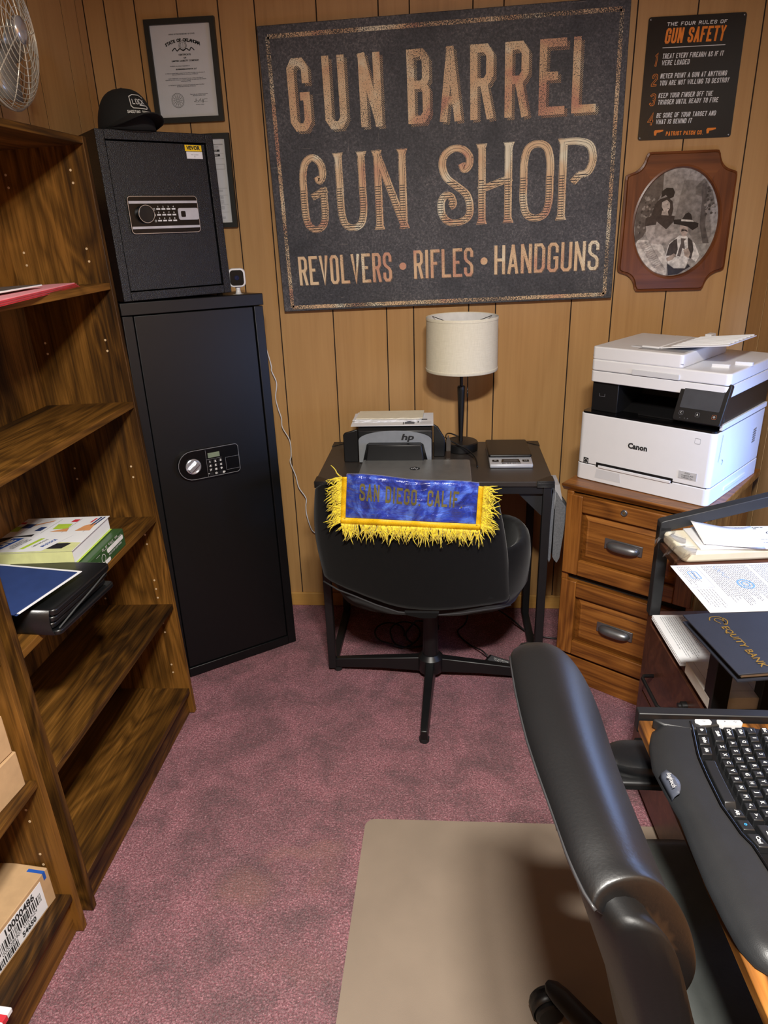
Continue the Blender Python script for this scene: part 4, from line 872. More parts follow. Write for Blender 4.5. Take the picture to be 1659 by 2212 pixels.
ph(['w_hair'], (56, 48, 44), .0010); ph(['w_neck'], (170, 158, 148), .0011); ph(['w_face'], (186, 174, 164), .0012); ph(['w_hat'], (34, 30, 28), .0013); ph(['w_shawl'], (58, 50, 46), .00115)
ph(['m_trouser'], (44, 40, 38), .0010); ph(['m_shirt'], (214, 210, 204), .0012); ph(['m_vestL'], (62, 56, 52), .0014); ph(['m_vestR'], (62, 56, 52), .0014); ph(['m_tie'], (92, 84, 80), .0016); ph(['m_hand1', 'm_hand2'], (168, 152, 140), .0017)
ph(['m_face'], (172, 156, 146), .0014); ph(['m_must'], (46, 40, 38), .0016); ph(['m_hatbrim'], (34, 30, 28), .0017); ph(['m_hatcrown'], (38, 34, 32), .0016); ph(['m_band'], (196, 190, 182), .0018)
mb = MB()
for (x, z) in ((-.0345, .0605), (-.0255, .0610)): quadP(mb, P, circ(.0016, 8, x, z, .001), .0014)
quadP(mb, P, circ(.003, 8, -.030, .047, .001), .0014)
for k in range(14): 
    a = -.118 + .004 * k; stroke(mb, smooth_path([(a, -.06 - k * .006), (a + .015, -.066 - k * .006), (a + .03, -.058 - k * .006), (a + .042, -.066 - k * .006)], 3), .0008, P, .0009)
mb.build('photo_detail', sep('sepia_detail', (84, 76, 70)), r)

# ================================================================== SMALL DESK AND WHAT STANDS ON IT
DZ = .755
r = thing('writing_desk', 'small black desk against the back wall holding lamp, laptop and scale', 'desk', loc=(0, 0, 0))
M_DTOP = mat('black_brown_laminate', (52, 47, 43), .42, bump=.15, bs=300)
MB().box(-.437, .352, 2.215, 2.675, DZ - .018, DZ).build('desk_top', M_DTOP, r, bevel=.002)
for x, y, sx, sy in ((-.437, 2.215, 1, 1), (.352, 2.215, -1, 1), (-.437, 2.675, 1, -1), (.352, 2.675, -1, -1)):
    c = MB().prism([(x - .002 * sx, y - .002 * sy), (x + .055 * sx, y - .002 * sy), (x + .048 * sx, y + .012 * sy), (x + .012 * sx, y + .048 * sy), (x - .002 * sx, y + .055 * sy)][::int(sx * sy)], DZ - .021, DZ + .0022, 'z')
    if sy == 1:
        for k in range(5): c.box(x - .0035 * sx, x + .054 * sx, y - .0035, y - .001, DZ - .019 + .0042 * k, DZ - .0172 + .0042 * k)
    c.build('corner_guard', M_BPL, r, bevel=.001)
t_ = .028
for x in (-.420, .334):
    for y in (2.232, 2.645): MB().box(x - t_ / 2, x + t_ / 2, y - t_ / 2, y + t_ / 2, .012, DZ - .018).build('leg', M_BLK, r, bevel=.002)
    MB().box(x - t_ / 2, x + t_ / 2, 2.232, 2.645, .0, .024).build('floor_rail', M_BLK, r, bevel=.002)
MB().box(-.42, .334, 2.222, 2.244, DZ - .045, DZ - .019).build('apron_rail', M_BLK, r)
MB().box(-.42, .334, 2.635, 2.657, DZ - .045, DZ - .019).build('apron_rail', M_BLK, r)
MB().box(-.42, .334, 2.640, 2.652, .30, .325).build('cross_rail', M_BLK, r)
MB().prism([(.320, DZ - .045), (.235, DZ - .045), (.320, DZ - .130)], 2.240, 2.244, 'y').build('corner_brace', M_FRAME, r)
# hanging felt organiser
r = thing('felt_organizer', 'grey felt pocket organizer hanging from the right side of the black desk', 'organizer', loc=(.347, 2.262, .735))
def bag(name, pts, y0, y1, m): 
    rings = []
    for k in range(7):
        q = k / 6; s_ = .9 + .1 * math.sin(q * PI); rings.append([(-.36 + .36 + (px - .372) * s_ + .012, y0 + (y1 - y0) * q, pz - .75) for px, pz in pts])
    return MB().loft(rings, True, True).build(name, m, r, smooth='auto')
bag('back_panel', [(.371, .72), (.380, .72), (.378, .60), (.377, .47), (.372, .455), (.366, .47), (.367, .60)], 0, .13, M_GREYFAB)
bag('front_pocket', [(.384, .715), (.400, .690), (.428, .655), (.430, .645), (.424, .62), (.419, .55), (.411, .47), (.402, .452), (.392, .462), (.384, .475), (.383, .60)], .004, .12, M_GREYFAB)
MB().prism([(.018, -.012), (.034, -.012), (.052, -.10), (.046, -.13), (.022, -.10)], .012, .11, 'y').build('papers', mat('folded_pale_paper', (172, 172, 176), .6), r)
# lamp
LX, LY = .056, 2.575
r = thing('table_lamp', 'black table lamp with a cream drum shade on the small desk', 'lamp', loc=(LX, LY, DZ))
MB().lathe([(.060, 0), (.0635, .003), (.0635, .030), (.060, .034), (.014, .035)], 48).build('base', M_BPL, r, smooth='auto')
MB().lathe([(.0075, .034), (.0078, .06), (.0145, .225), (.0150, .235), (.0135, .240), (.0060, .242), (.0060, .40), (.004, .46)], 20).build('pole', M_BPL, r, smooth='auto')
sh = MB(); z0, z1 = .300, .487; rad = lambda z: .1290 - .002 * (z - z0) / (z1 - z0)
sh.loft([[(R_ * math.cos(2 * PI * j / 96), R_ * math.sin(2 * PI * j / 96), z) for j in range(96)] for R_, z in ((rad(z0) - .003, z0 + .002), (rad(z0) - .0015, z0), (rad(z0), z0 + .002), (rad(z0), z0 + .010), (rad(z0) - .0012, z0 + .011), (rad(z1) - .0012, z1 - .011), (rad(z1), z1 - .010), (rad(z1), z1 - .002), (rad(z1) - .0015, z1), (rad(z1) - .003, z1 - .002))], True, False)
sh.build('lamp_shade', M_SHADE, r, smooth='auto')
MB().loft([[((rad(z) - .0032) * math.cos(2 * PI * j / 64), (rad(z) - .0032) * math.sin(2 * PI * j / 64), z) for j in range(64)] for z in (z0 + .002, z1 - .002)], True, False).build('shade_lining', mat('white_shade_lining', (232, 232, 232), .8), r, smooth=True)
mb = MB()
for k in range(3):
    a = k * 2 * PI / 3 + .5; mb.tube([(.004 * math.cos(a), .004 * math.sin(a), .455), (.05 * math.cos(a), .05 * math.sin(a), .462), (.122 * math.cos(a), .122 * math.sin(a), .480)], .0013, 6)
mb.build('shade_spider', M_BLK, r)
MB().lathe([(.012, .36), (.014, .39), (.029, .43), (.028, .445), (.012, .462), (.002, .465)], 20, (0, 0, -.02)).build('bulb', mat('frosted_bulb', (235, 235, 230), .3), r, smooth=True)
mb = MB()
for k in range(30): mb.lathe([(.0004, -.0013), (.0012, 0), (.0004, .0013)], 6, (.022, -.012, .35 - .0042 * k))
pc = mb.build('pull_chain', M_STEEL, r); pc['kind'] = 'stuff'
MB().lathe([(.0015, .226), (.0030, .215), (.0026, .203), (.001, .201)], 10, (.022, -.012, 0)).build('chain_knob', M_BPL, r, smooth=True)
cb = cable([(.115, 2.62, .7575), (.02, 2.635, .80), (.0, 2.53, .815), (.03, 2.505, .803), (.075, 2.48, .785), (.105, 2.43, .770), (.11, 2.36, .7585)], .0028)
tag(cb.build('power_cable', M_BPL, smooth=True), 'black power cable curling over the round lamp base', 'cable')
# inkjet printer
r = thing('inkjet_printer', 'small black and grey printer on the black desk, behind the laptop', 'printer', frame((-.31, 2.425, DZ), 0))
W = .262
MB().prism([(0, 0), (.20, 0), (.20, .110), (.15, .132), (.0, .128), (-.012, .118)], 0, W, 'x').build('body', M_BPL, r, bevel=.003)
P = FRONT(0, -.0125, 0)
gp = MB(); arc = [(W / 2 - math.cos(t) * (W / 2 - .002), .086 + .034 * math.sin(t)) for t in [PI * k / 20 for k in range(21)]]
inner = [(W - .030, .075), (W - .018, .004), (W - .002, .004)]; 
pts = [(.002, .004), (.014, .004), (.030, .070), (.040, .077), (W - .040, .077), (W - .030, .070), (W - .014, .004), (W - .002, .004), (W - .002, .083)] + arc[::-1]
gp.prism(pts, -.0135, -.0115, 'y'); gp.build('grey_front', mat('grey_printer_plastic', (132, 136, 140), .3), r)
mb = MB(); mb.prism([(.026, 0), (.036, .076), (W - .036, .076), (W - .026, 0)], -.040, -.012, 'y'); mb.build('paper_tray', M_BPL, r, bevel=.004)
text('emblem', 'hp', .030, M_INK, r, FRONT(.175, -.0138, .096), sx=1.5, shear=.2, off=.001)
MB().prism([(-.055, .0), (-.002, .0), (-.002, .122), (-.050, .108), (-.055, .10)], .0, .012, 'y').build('side_flap', M_BPL, r, bevel=.003)
MB().prism([(W + .004, 0), (W + .045, 0), (W + .045, .07), (W + .02, .112), (W + .004, .122)], .06, .072, 'y').build('side_flap', M_BPL, r, bevel=.003)
MB().prism([(W + .05, 0), (W + .065, .005), (W + .066, .07), (W + .056, .095), (W + .05, .07)], .02, .024, 'y').build('clear_guide', mat('smoked_plastic', (60, 50, 42), .1), r)
# mail on the printer
r = thing('envelope', 'large white envelope lying under torn mail on the inkjet printer', 'envelope', frame((-.335, 2.424, .8880), .02))
MB().box(0, .292, 0, .175, 0, .002).build('envelope_body', M_PAPER, r)
P = TOPF(0, 0, .0021)
flat('print', M_INKG, r, P, [[(.19, .018), (.225, .018), (.225, .050), (.19, .050)], [(.25, .07), (.27, .07), (.27, .085), (.25, .085)]]); flat('print_bar', M_INK, r, P, [[(.184, .012), (.187, .012), (.187, .056), (.184, .056)], [(.236, .03), (.239, .03), (.239, .10), (.236, .10)]])
mb = MB()
for k in range(4): stroke(mb, [(.245, .02 + .008 * k), (.285, .02 + .008 * k)], .0008, P, .0003)
mb.build('address_line', M_INKG, r)
for k, (x, y, a, lab) in enumerate(((.008, .045, .03, 'torn open white envelope, lowest of the mail on the printer'), (.0, .055, -.03, 'torn open white envelope in the middle of the printer mail'), (.012, .062, .02, 'cream tinted envelope topmost of the mail on the inkjet printer'))):
    e = thing('envelope', lab, 'envelope', frame((-.335 + x, 2.424 + y, .8905 + .0035 * k), a), group='mail on the inkjet printer')
    mb = MB(); n = 18; pts = [(0, 0)] + [(.24 * j / n, random.uniform(-.004, .006)) for j in range(1, n)] + [(.24, 0), (.245, .11), (.005, .11)]
    mb.prism(pts, 0, .0028, 'z'); mb.build('envelope_body', M_PAPER if k < 2 else M_CREAM, e)
r['group'] = 'mail on the inkjet printer'
# laptop
r = thing('laptop', 'closed silver grey laptop on the front edge of the black desk', 'laptop', frame((-.293, 2.172, DZ), -.004))
MB().prism(rrect(.377, .226, .012, 4, .1885, .113), .0015, .011, 'z').build('base', M_SILVER, r, bevel=.002)
MB().prism(rrect(.377, .226, .012, 4, .1885, .113), .012, .019, 'z').build('lid', M_LAPTOP, r, bevel=.002)
MB().prism(circ(.0175, 32, .188, .125), .0188, .0194, 'z').build('round_emblem', M_BGL, r)
text('emblem_letters', 'hp', .026, M_SILVER, r, PL((.188, .1215, .0195), (-1, 0, 0), (0, -1, 0)), shear=.25, off=.0003)
for x in (.06, .31):
    for y in (.03, .2): MB().lathe([(.006, 0), (.006, .002)], 10, (x, y, 0)).build('rubber_foot', M_GUM, r)
for k, y in enumerate((2.335, 2.312)):
    pass
# postal scale
r = thing('postal_scale', 'black and silver postal scale on the right end of the black desk', 'scale', frame((.152, 2.352, DZ), 0.01))
MB().prism([(0, 0), (.245, 0), (.245, .020), (.06, .022), (0, .014)], .0, .148, 'x').build('body', M_SILVER, r, bevel=.004)
MB().prism(rrect(.150, .192, .008, 4, .074, .150), .021, .031, 'z').build('platform', M_BPL, r, bevel=.003)
Ps = PL((0, 0, .0146), (1, 0, 0), (0, .991, .134))
def onP(name, m, pts, parent, d=.0004): return flat(name, m, parent, Ps, [pts], d)
onP('display', M_BGL, [(.040, .014), (.106, .014), (.102, .040), (.044, .040)], r); onP('display_window', M_SCR, [(.047, .018), (.099, .018), (.096, .036), (.050, .036)], r, .0008)
onP('button', M_BPL, [(.010, .020), (.032, .020), (.032, .036), (.010, .036)], r); onP('button', M_BPL, [(.114, .020), (.136, .020), (.136, .036), (.114, .036)], r)
text('button_text', 'O', .010, M_WPRINT, r, Ps @ Matrix.Translation((.021, .028, .0008))); text('button_text', '0.0', .009, M_WPRINT, r, Ps @ Matrix.Translation((.125, .028, .0008)))
text('capacity_text', 'Max: 50LB  d=0.1OZ', .0075, M_INK, r, Ps @ Matrix.Translation((.074, .0065, .0004)), off=.0002)

# ================================================================== BLACK SWIVEL CHAIR WITH PENNANT
ctr = (-.053, 2.205)
r = thing('swivel_chair', 'black velvet swivel lounge chair with its back to the camera, pennant over it', 'chair', loc=(ctr[0], ctr[1], 0)); sw = r
To = Matrix.Translation((-ctr[0], -ctr[1], 0))
def ysurf(x, z): return 1.945 + .10 * (.84 - z) + .75 * (x + .10) ** 2
def slide(x, z, y0, f=ysurf):
    y = y0
    for _ in range(12):
        t = y / y0; y = f(x * t, 1.55 + (z - 1.55) * t)
    t = y / y0; return (x * t, y, 1.55 + (z - 1.55) * t)
bot = [(-.385, .505), (-.34, .475), (-.297, .457), (-.22, .422), (-.15, .397), (-.08, .391), (-.017, .389), (.05, .396), (.114, .408), (.17, .418), (.205, .428)]
top = [(-.394, .834), (-.362, .852), (-.297, .848), (-.22, .846), (-.15, .842), (-.08, .838), (-.017, .834), (.04, .828), (.088, .824), (.128, .818), (.156, .790)]
lef = lambda q: -.020 * math.sin(q * PI) ; rig = lambda q: .012 * math.sin(q * PI)
rows = []
NV = 16
for iv in range(NV + 1):
    q = iv / NV; row = []
    for k in range(11):
        x = bot[k][0] * (1 - q) + top[k][0] * q; z = bot[k][1] * (1 - q) + top[k][1] * q
        e = (k / 10); x += lef(q) * (1 - e) ** 2 + rig(q) * e ** 2
        row.append(slide(x, z, 1.98))
    rows.append(row)
rings = []
for iv, row in enumerate(rows):
    q = iv / NV; th = .075 * (math.sin(min(q, 1 - q) * 5.5) if min(q, 1 - q) < .285 else 1) + .012
    ring = [tuple(p) for p in row]; bk = []
    for k in range(10, -1, -1):
        p = row[k]; e = min(k, 10 - k) / 10; bk.append((p[0] * .985, p[1] + th * (.35 + .65 * min(1, e * 4)), p[2]))
    rings.append(ring + bk)
mb = MB(To); mb.loft(rings, True, True); bk = mb.build('backrest', M_VELV, r, smooth=True); bk.modifiers.new('sub', 'SUBSURF').render_levels = 1
mb = MB(To)
rg = []
for z, s_ in ((.318, .55), (.330, .75), (.355, .90), (.42, .985), (.50, 1.0), (.560, .985), (.580, .93), (.565, .87), (.49, .80), (.478, .4), (.476, .02)):
    rg.append([(-.056 + .345 * s_ * math.copysign(abs(math.cos(t)) ** .75, math.cos(t)) * (1 - .05 * math.sin(t)), 2.27 + .265 * s_ * math.copysign(abs(math.sin(t)) ** .75, math.sin(t)), z - (.05 * max(0, math.sin(t)) if z > .5 else 0)) for t in [2 * PI * j / 40 for j in range(40)]])
mb.loft(rg, True, True); mb.build('seat', M_VELV, r, smooth=True)
mb = MB(To); mb.tube([slide(b[0], b[1], 1.98, lambda x, z: ysurf(x, z) - .001) for b in bot], .003, 6); mb.build('seam_piping', mat('dark_grey_thread', (44, 44, 46), .7), r, smooth=True)
MB(To).prism([(-.13, .392), (-.02, .392), (-.03, .374), (-.075, .372), (-.12, .382)], 1.985, 2.0, 'y').build('mechanism_cover', M_VELV, r)
MB().lathe([(.0125, .25), (.0125, .39)], 20).build('gas_lift', M_CHROME, r, smooth='auto')
MB().lathe([(.029, .08), (.026, .27), (.018, .272)], 28).build('column', M_BPL, r, smooth='auto')
hb = MB().lathe([(.044, .030), (.047, .036), (.046, .085), (.032, .100), (.010, .102)], 32).build('hub', M_BPL, r, smooth='auto')
for ex, ey in ((-.362, .032), (.362, -.010), (-.014, -.372), (.012, .34)):
    L = math.hypot(ex, ey); a = math.atan2(ey, ex); mb = MB(Matrix.Rotation(a, 4, 'Z'))
    mb.loft([[(x, -w_, zb), (x, w_, zb), (x, w_ * .8, zt), (x, -w_ * .8, zt)] for x, w_, zb, zt in ((.035, .020, .030, .085), (.18, .017, .028, .070), (L - .02, .014, .016, .052), (L, .013, .012, .047))], True, True)
    lg = mb.build('base_leg', M_BPL, r, bevel=.003)
    MB(Matrix.Rotation(a, 4, 'Z')).lathe([(.016, 0), (.017, .014)], 14, (L - .014, 0, 0)).build('glide', M_GUM, r)
# pennant
r = thing('pennant', 'blue satin SAN DIEGO, CALIF. pennant with gold fringe over the black chair back', 'banner', loc=(-.10, 1.95, .80)); Tp = Matrix.Translation((.10, -1.95, -.80))
def bq(u, v, off=.0):   # u 0..1 across, v 0 bottom..1 top
    xl = -.303 * (1 - v) * 0 + (-.304 + .011 * v); xr = .092 + .006 * v
    zb = .724 - .020 * u; zt = .8585 - .030 * u + .003 * math.sin(u * 9)
    x = xl + (xr - xl) * u; z = zb + (zt - zb) * v
    wv = .0035 * math.sin(u * 17 + v * 3) + .002 * math.sin(u * 41 + 2 * v) + .0012 * math.sin(v * 23 + u * 11)
    return slide(x, z, 1.97, lambda a, b: ysurf(a, b) - .007 - off + wv * (1 - .3 * v))
def over(p, k):   # fold over the top edge
    return (p[0], p[1] + .012 * k, p[2] + .002 - .0035 * (k - 1) ** 2 + .003)
NU = 70; rows = []
for v in range(15): rows.append([bq(u / NU, v / 14) for u in range(NU + 1)])
for k in (1, 2, 3, 4, 5): rows.append([over(bq(u / NU, 1), k) for u in range(NU + 1)])
MB(Tp).loft(rows, False, False).build('satin', M_SATIN, r, smooth=True, solid=.0015)
rb = MB(Tp)
def strip(f, n): rb.loft([f(k / n) for k in range(n + 1)], False, False)
strip(lambda q: [bq(-.035, q * 1.0, .002), bq(.004, q, .003)], 20); strip(lambda q: [bq(1.035, q, .002), bq(.996, q, .003)], 20)
strip(lambda q: [bq(-.035 + 1.07 * q, -.13, .002), bq(-.035 + 1.07 * q, .03, .003)], 60)
rb.build('braid_trim', M_BRAID, r, smooth=True, solid=.002)
lt = MB(Tp); PW = Matrix()
gb = MB(); block(gb, 'SAN DIEGO, CALIF.', 0, 0, 1, .62, .17, .17, Matrix()); mx = max(v[0] for v in gb.v)
def sc(p): u = .105 + .78 * p[0] / mx; v = .46 + .40 * p[1] - .05 * u; return bq(u, v, .0022)
lt.v = [tuple(Tp @ Vector(sc(p))) for p in gb.v]; lt.f = gb.f; lt.build('painted_letters', M_DULLG, r)
fr = MB(Tp); random.seed(11)
def strand(p, d, L):
    p = Vector(p); pts = [p]; d = Vector(d); n = 5
    for k in range(n):
        d = (d + Vector((random.uniform(-.45, .45), random.uniform(-.12, .10), random.uniform(-.5, .25)))).normalized(); q = pts[-1] + d * L / n
        q.y = min(q.y, ysurf(q.x, min(q.z, .84)) - .004 if -.39 < q.x < .16 and q.z < .84 else q.y); pts.append(q)
    fr.tube(pts, [.0019, .0023, .0021, .0018, .0014, .0008], 4)
for k in range(330):
    u = random.uniform(-.03, 1.03); strand(bq(u, -.12, .003), (random.uniform(-.25, .25), -.1, -1), random.choice((random.uniform(.022, .042), random.uniform(.03, .066))))
for k in range(120): v = random.uniform(-.1, 1.08); strand(bq(-.034, min(v, 1), .003), (-1, -.1, random.uniform(-.6, .35)), random.uniform(.02, .06))
for k in range(130): v = random.uniform(-.1, 1.08); strand(bq(1.034, min(v, 1), .003), (1, -.05, random.uniform(-.7, .3)), random.uniform(.02, .062))
f_ = fr.build('fringe', M_FRINGE, r, smooth=True); f_['kind'] = 'stuff'
# floor cables and power brick
r = thing('power_brick', 'black laptop power brick lying on the carpet behind the chair base', 'power adapter', frame((.205, 2.262, .0), -.5))
MB().box(-.055, .055, -.024, .024, .001, .030).build('case', M_BPL, r, bevel=.005)
MB().box(-.045, .045, -.018, .018, .030, .0304).build('rating_label', mat('grey_label', (70, 70, 72), .5), r)
text('rating_text', 'AC ADAPTER\n19.5V 2.31A', .010, M_WPRINT, r, TOPF(0, 0, .0306))
tag(cable([(.17, 2.30, .012), (.14, 2.33, .03), (.10, 2.40, .008), (.05, 2.50, .006), (.09, 2.58, .02), (.11, 2.64, .2), (.10, 2.66, .5)], .003).build('adapter_cable', M_BPL, smooth=True), 'thin black adapter cable running from the brick under the desk', 'cable')
cp = [(-.24 + .075 * math.cos(t) + .01 * t, 2.46 + .09 * math.sin(t), .008 + .004 * (t % 5)) for t in [k * .5 for k in range(34)]]
tag(cable(cp, .0035, sub=3).build('coiled_cable', M_BPL, smooth=True), 'coiled black cable lying on the carpet under the desk', 'cable')
tag(cable([(.21, 2.60, .06), (.27, 2.56, .035), (.33, 2.50, .010), (.40, 2.47, .006), (.47, 2.47, .006), (.54, 2.52, .006)], .0035).build('floor_cable', M_BPL, smooth=True), 'black cable crossing the carpet between desk and oak cabinet', 'cable')

# ================================================================== OAK FILE CABINET
T = frame((.3866, 2.2391, 0), -.6261); W, D, Hh = .465, .50, .7435
r = thing('file_cabinet', 'two drawer oak file cabinet with grey cup pulls, under the white printer', 'cabinet', T)
mb = MB(); mb.box(.012, W - .012, .022, D, 0, Hh - .026); mb.build('carcass', M_OAK['z'], r, bevel=.002)
MB().prism([(-.006, Hh - .001), (-.006, Hh - .008), (.0, Hh - .014), (.006, Hh - .020), (.010, Hh - .026), (D, Hh - .026), (D, Hh)], -.004, W + .004, 'x').build('top_board', M_OAK['x'], r, bevel=.002)
MB().box(.010, .034, .008, .03, 0, Hh - .026).build('corner_post', M_OAK['z'], r, bevel=.004, seg=3); MB().box(W - .034, W - .010, .008, .03, 0, Hh - .026).build('corner_post', M_OAK['z'], r, bevel=.004, seg=3)
MB().box(.034, W - .034, .006, .03, .0, .098).build('plinth', M_OAK['x'], r, bevel=.002)
MB().box(.034, W - .034, .020, .024, .098, Hh - .026).build('shadow_gap', mat('dark_gap', (20, 12, 8), .9), r)
for zb in (.112, .424):
    zt = zb + .286; x0, x1 = .016, W - .016; dr = MB().box(x0, x1, .012, .020, zb, zt).build('drawer', M_OAK['x'], r); fw = .056
    MB().box(x0, x0 + fw, -.003, .013, zb, zt).build('stile', M_OAK['z'], dr, bevel=.003); MB().box(x1 - fw, x1, -.003, .013, zb, zt).build('stile', M_OAK['z'], dr, bevel=.003)
    MB().box(x0 + fw, x1 - fw, -.003, .013, zb, zb + fw).build('rail', M_OAK['x'], dr, bevel=.003); MB().box(x0 + fw, x1 - fw, -.003, .013, zt - fw, zt).build('rail', M_OAK['x'], dr, bevel=.003)
    a0, a1, b0, b1 = x0 + fw, x1 - fw, zb + fw, zt - fw; g = .028
    mb = MB(); mb.loft([[(a0 + k, y, b0 + k), (a1 - k, y, b0 + k), (a1 - k, y, b1 - k), (a0 + k, y, b1 - k)] for k, y in ((0, .011), (.006, .011), (g - .005, .002), (g, .004), (g, .0045))], True, True); mb.build('raised_panel', M_OAK['x'], dr)
    cx, cz = .220, zb + .143
    h = MB().box(cx - .062, cx + .062, -.001, .0045, cz - .016, cz + .019).build('cup_pull', M_STEEL, dr, bevel=.001)
    rg = []
    for k in range(17):
        q = -1 + 2 * k / 16; ww = math.sqrt(max(0, 1 - abs(q) ** 3.2)); hh = .0165 * ww + .0004; dd = .021 * ww + .0005
        rg.append([(cx + q * .055, -.001 - dd * math.sin(t), cz - .002 + hh * math.cos(t)) for t in [PI * j / 10 for j in range(11)]])
    MB().loft(rg, False, False).build('cup', M_STEEL, h, smooth=True, solid=.0015)
lk = MB(); lk.T = PL((.214, -.003, .688), (1, 0, 0), (0, 0, 1)); lk.lathe([(.0105, 0), (.0105, .004), (.0085, .006), (.0075, .004), (.0005, .004)], 24); k1 = lk.build('lock', M_STEEL, r, smooth='auto')
lk = MB(); lk.T = PL((.214, -.007, .688), (1, 0, 0), (0, 0, 1)); lk.lathe([(.0045, 0), (.0045, .0012), (.0003, .0012)], 16); lk.box(-.0008, .0008, -.003, .003, .001, .0018); lk.build('key_barrel', mat('brass', (150, 128, 84), .35, .8), k1)

# ================================================================== LASER PRINTER
T = frame((.433, 2.2955, .7435), -.6889); W, D = .434, .415
r = thing('laser_printer', 'large white and black multifunction laser printer on the oak cabinet', 'printer', T)
def bodyring(x0, x1, y0, y1, rr, z): return [(x, y, z) for x, y in rrect(x1 - x0, y1 - y0, rr, 5, (x0 + x1) / 2, (y0 + y1) / 2)]
def rb_(x0, x1, y0, y1, z0, z1, rr): return MB().prism(rrect(x1 - x0, y1 - y0, rr, 6, (x0 + x1) / 2, (y0 + y1) / 2), z0, z1, 'z')
rb_(0, W, 0, D, .0, .0535, .018).build('paper_cassette', M_WHITE, r, bevel=.002)
rb_(0.001, W - .001, 0.001, D, .056, .2215, .018).build('main_body', M_WHITE, r, bevel=.0025, seg=3)
MB().box(.01, W - .01, .004, D - .01, .050, .060).build('seam_shadow', M_BPL, r)
MB().prism([(.070, .014), (.160, .014), (.155, .044), (.075, .044)][::1], -.0006, .001, 'y').build('cassette_grip', M_WHITE2, r)
MB().box(.072, .325, -.001, .004, .051, .066).build('manual_slot', M_BPL, r)
MB().box(.080, .320, -.004, .003, .050, .0585).build('slot_flap', M_WHITE, r, bevel=.001)
rb_(.004, W - .004, .004, D, .2215, .2275, .016).build('black_deck', M_BGL, r)
MB().box(.022, .110, .030, D - .02, .2275, .322).build('black_side_housing', M_BPL, r, bevel=.002)
MB().box(.022, W - .006, .20, D - .01, .2275, .322).build('black_rear_housing', M_BPL, r)
MB().box(.31, W - .004, .05, D - .01, .2275, .322).build('black_side_housing', M_BPL, r, bevel=.002)
mb = MB(); mb.prism([(.07, .228), (.20, .228), (.20, .262), (.12, .240)], .11, .31, 'x'); mb.build('output_ramp', M_BPL, r)
MB().box(.17, .30, .055, .058, .2285, .2320).build('paper_guide', M_BPL, r)
q = MB(); stroke(q, [(.048, .285), (.048, .276), (.066, .276), (.066, .285)], .0012, FRONT(0, .0297, 0), .0003); q.build('usb_symbol', M_INKG, r)
rb_(.016, W + .008, .018, D + .005, .322, .356, .014).build('scanner_base', M_WHITE, r, bevel=.002)
rb_(.016, W + .008, .018, D + .005, .3575, .392, .014).build('scanner_lid', M_WHITE, r, bevel=.004, seg=3)
MB().box(.155, .300, .014, .022, .3585, .3745).build('lid_grip', M_WHITE2, r, bevel=.001)
MB().prism(rrect(.288, .34, .012, 5, .160, .190), .392, .4315, 'z').build('document_feeder', M_WHITE, r, bevel=.004, seg=3)
MB().box(.018, .305, .021, .024, .4035, .4042).build('feeder_seam', M_INKG, r)
MB().prism([(.150, .4316), (.290, .4316), (.290, .428), (.150, .423)], .050, .325, 'y').build('feed_recess', mat('feeder_recess', (150, 150, 154), .5), r)
MB().box(.150, .205, .075, .32, .4316, .438).build('feed_cover', M_WHITE, r, bevel=.002)
MB().box(.115, .150, .08, .10, .4316, .4330).build('cover_grip', M_WHITE2, r)
tr = MB().prism([(.205, .4320), (.400, .4560), (.400, .4590), (.205, .4360)], .085, .310, 'y').build('input_tray', M_WHITE, r)
for k in range(7): MB().prism([(.225, .4370), (.398, .4592), (.398, .4635), (.24, .4440)], .100 + .032 * k, .104 + .032 * k, 'y').build('tray_rib', M_WHITE, tr)
MB().box(.25, .27, .30, .34, .432, .452).build('tray_stop', M_WHITE, r, bevel=.002)
for (x, y) in ((.36, .09), (.40, .16)): MB().prism([(x, y), (x + .045, y + .01), (x + .045, y + .018)], .392, .402, 'z').build('paper_stopper', M_WHITE, r)
pn = MB(); Tn = PL((.374, .010, .306), (1, 0, 0), (.07, .26, .963)); pn.T = Tn
pn.prism(rrect(.137, .120, .008, 5), -.022, .0, 'z'); cp = pn.build('control_panel', M_BPL, r, bevel=.002)
s2 = MB(); s2.T = Tn; s2.prism(rrect(.112, .074, .003, 3, 0, .015), .0002, .0008, 'z'); s2.build('touch_screen', M_SCR, cp)
for x, s_ in ((-.047, 'C'), (.0, 'A'), (.047, 'O')):
    q = MB(); rr = rrect(.012, .012, .003, 3, x, -.037); stroke(q, rr + [rr[0]], .0007, Tn, .0004); q.build('button_outline', M_INKG if s_ != 'O' else mat('orange_led', (160, 90, 50), .5), cp)
    text('button_symbol', s_, .008, M_WPRINT, cp, Tn @ Matrix.Translation((x, -.037, .0002)))
text('panel_symbols', '<      >   A', .006, M_INKG, cp, Tn @ Matrix.Translation((-.035, -.052, .0002)))
F2 = lambda x, z: FRONT(x, -.0002, z)
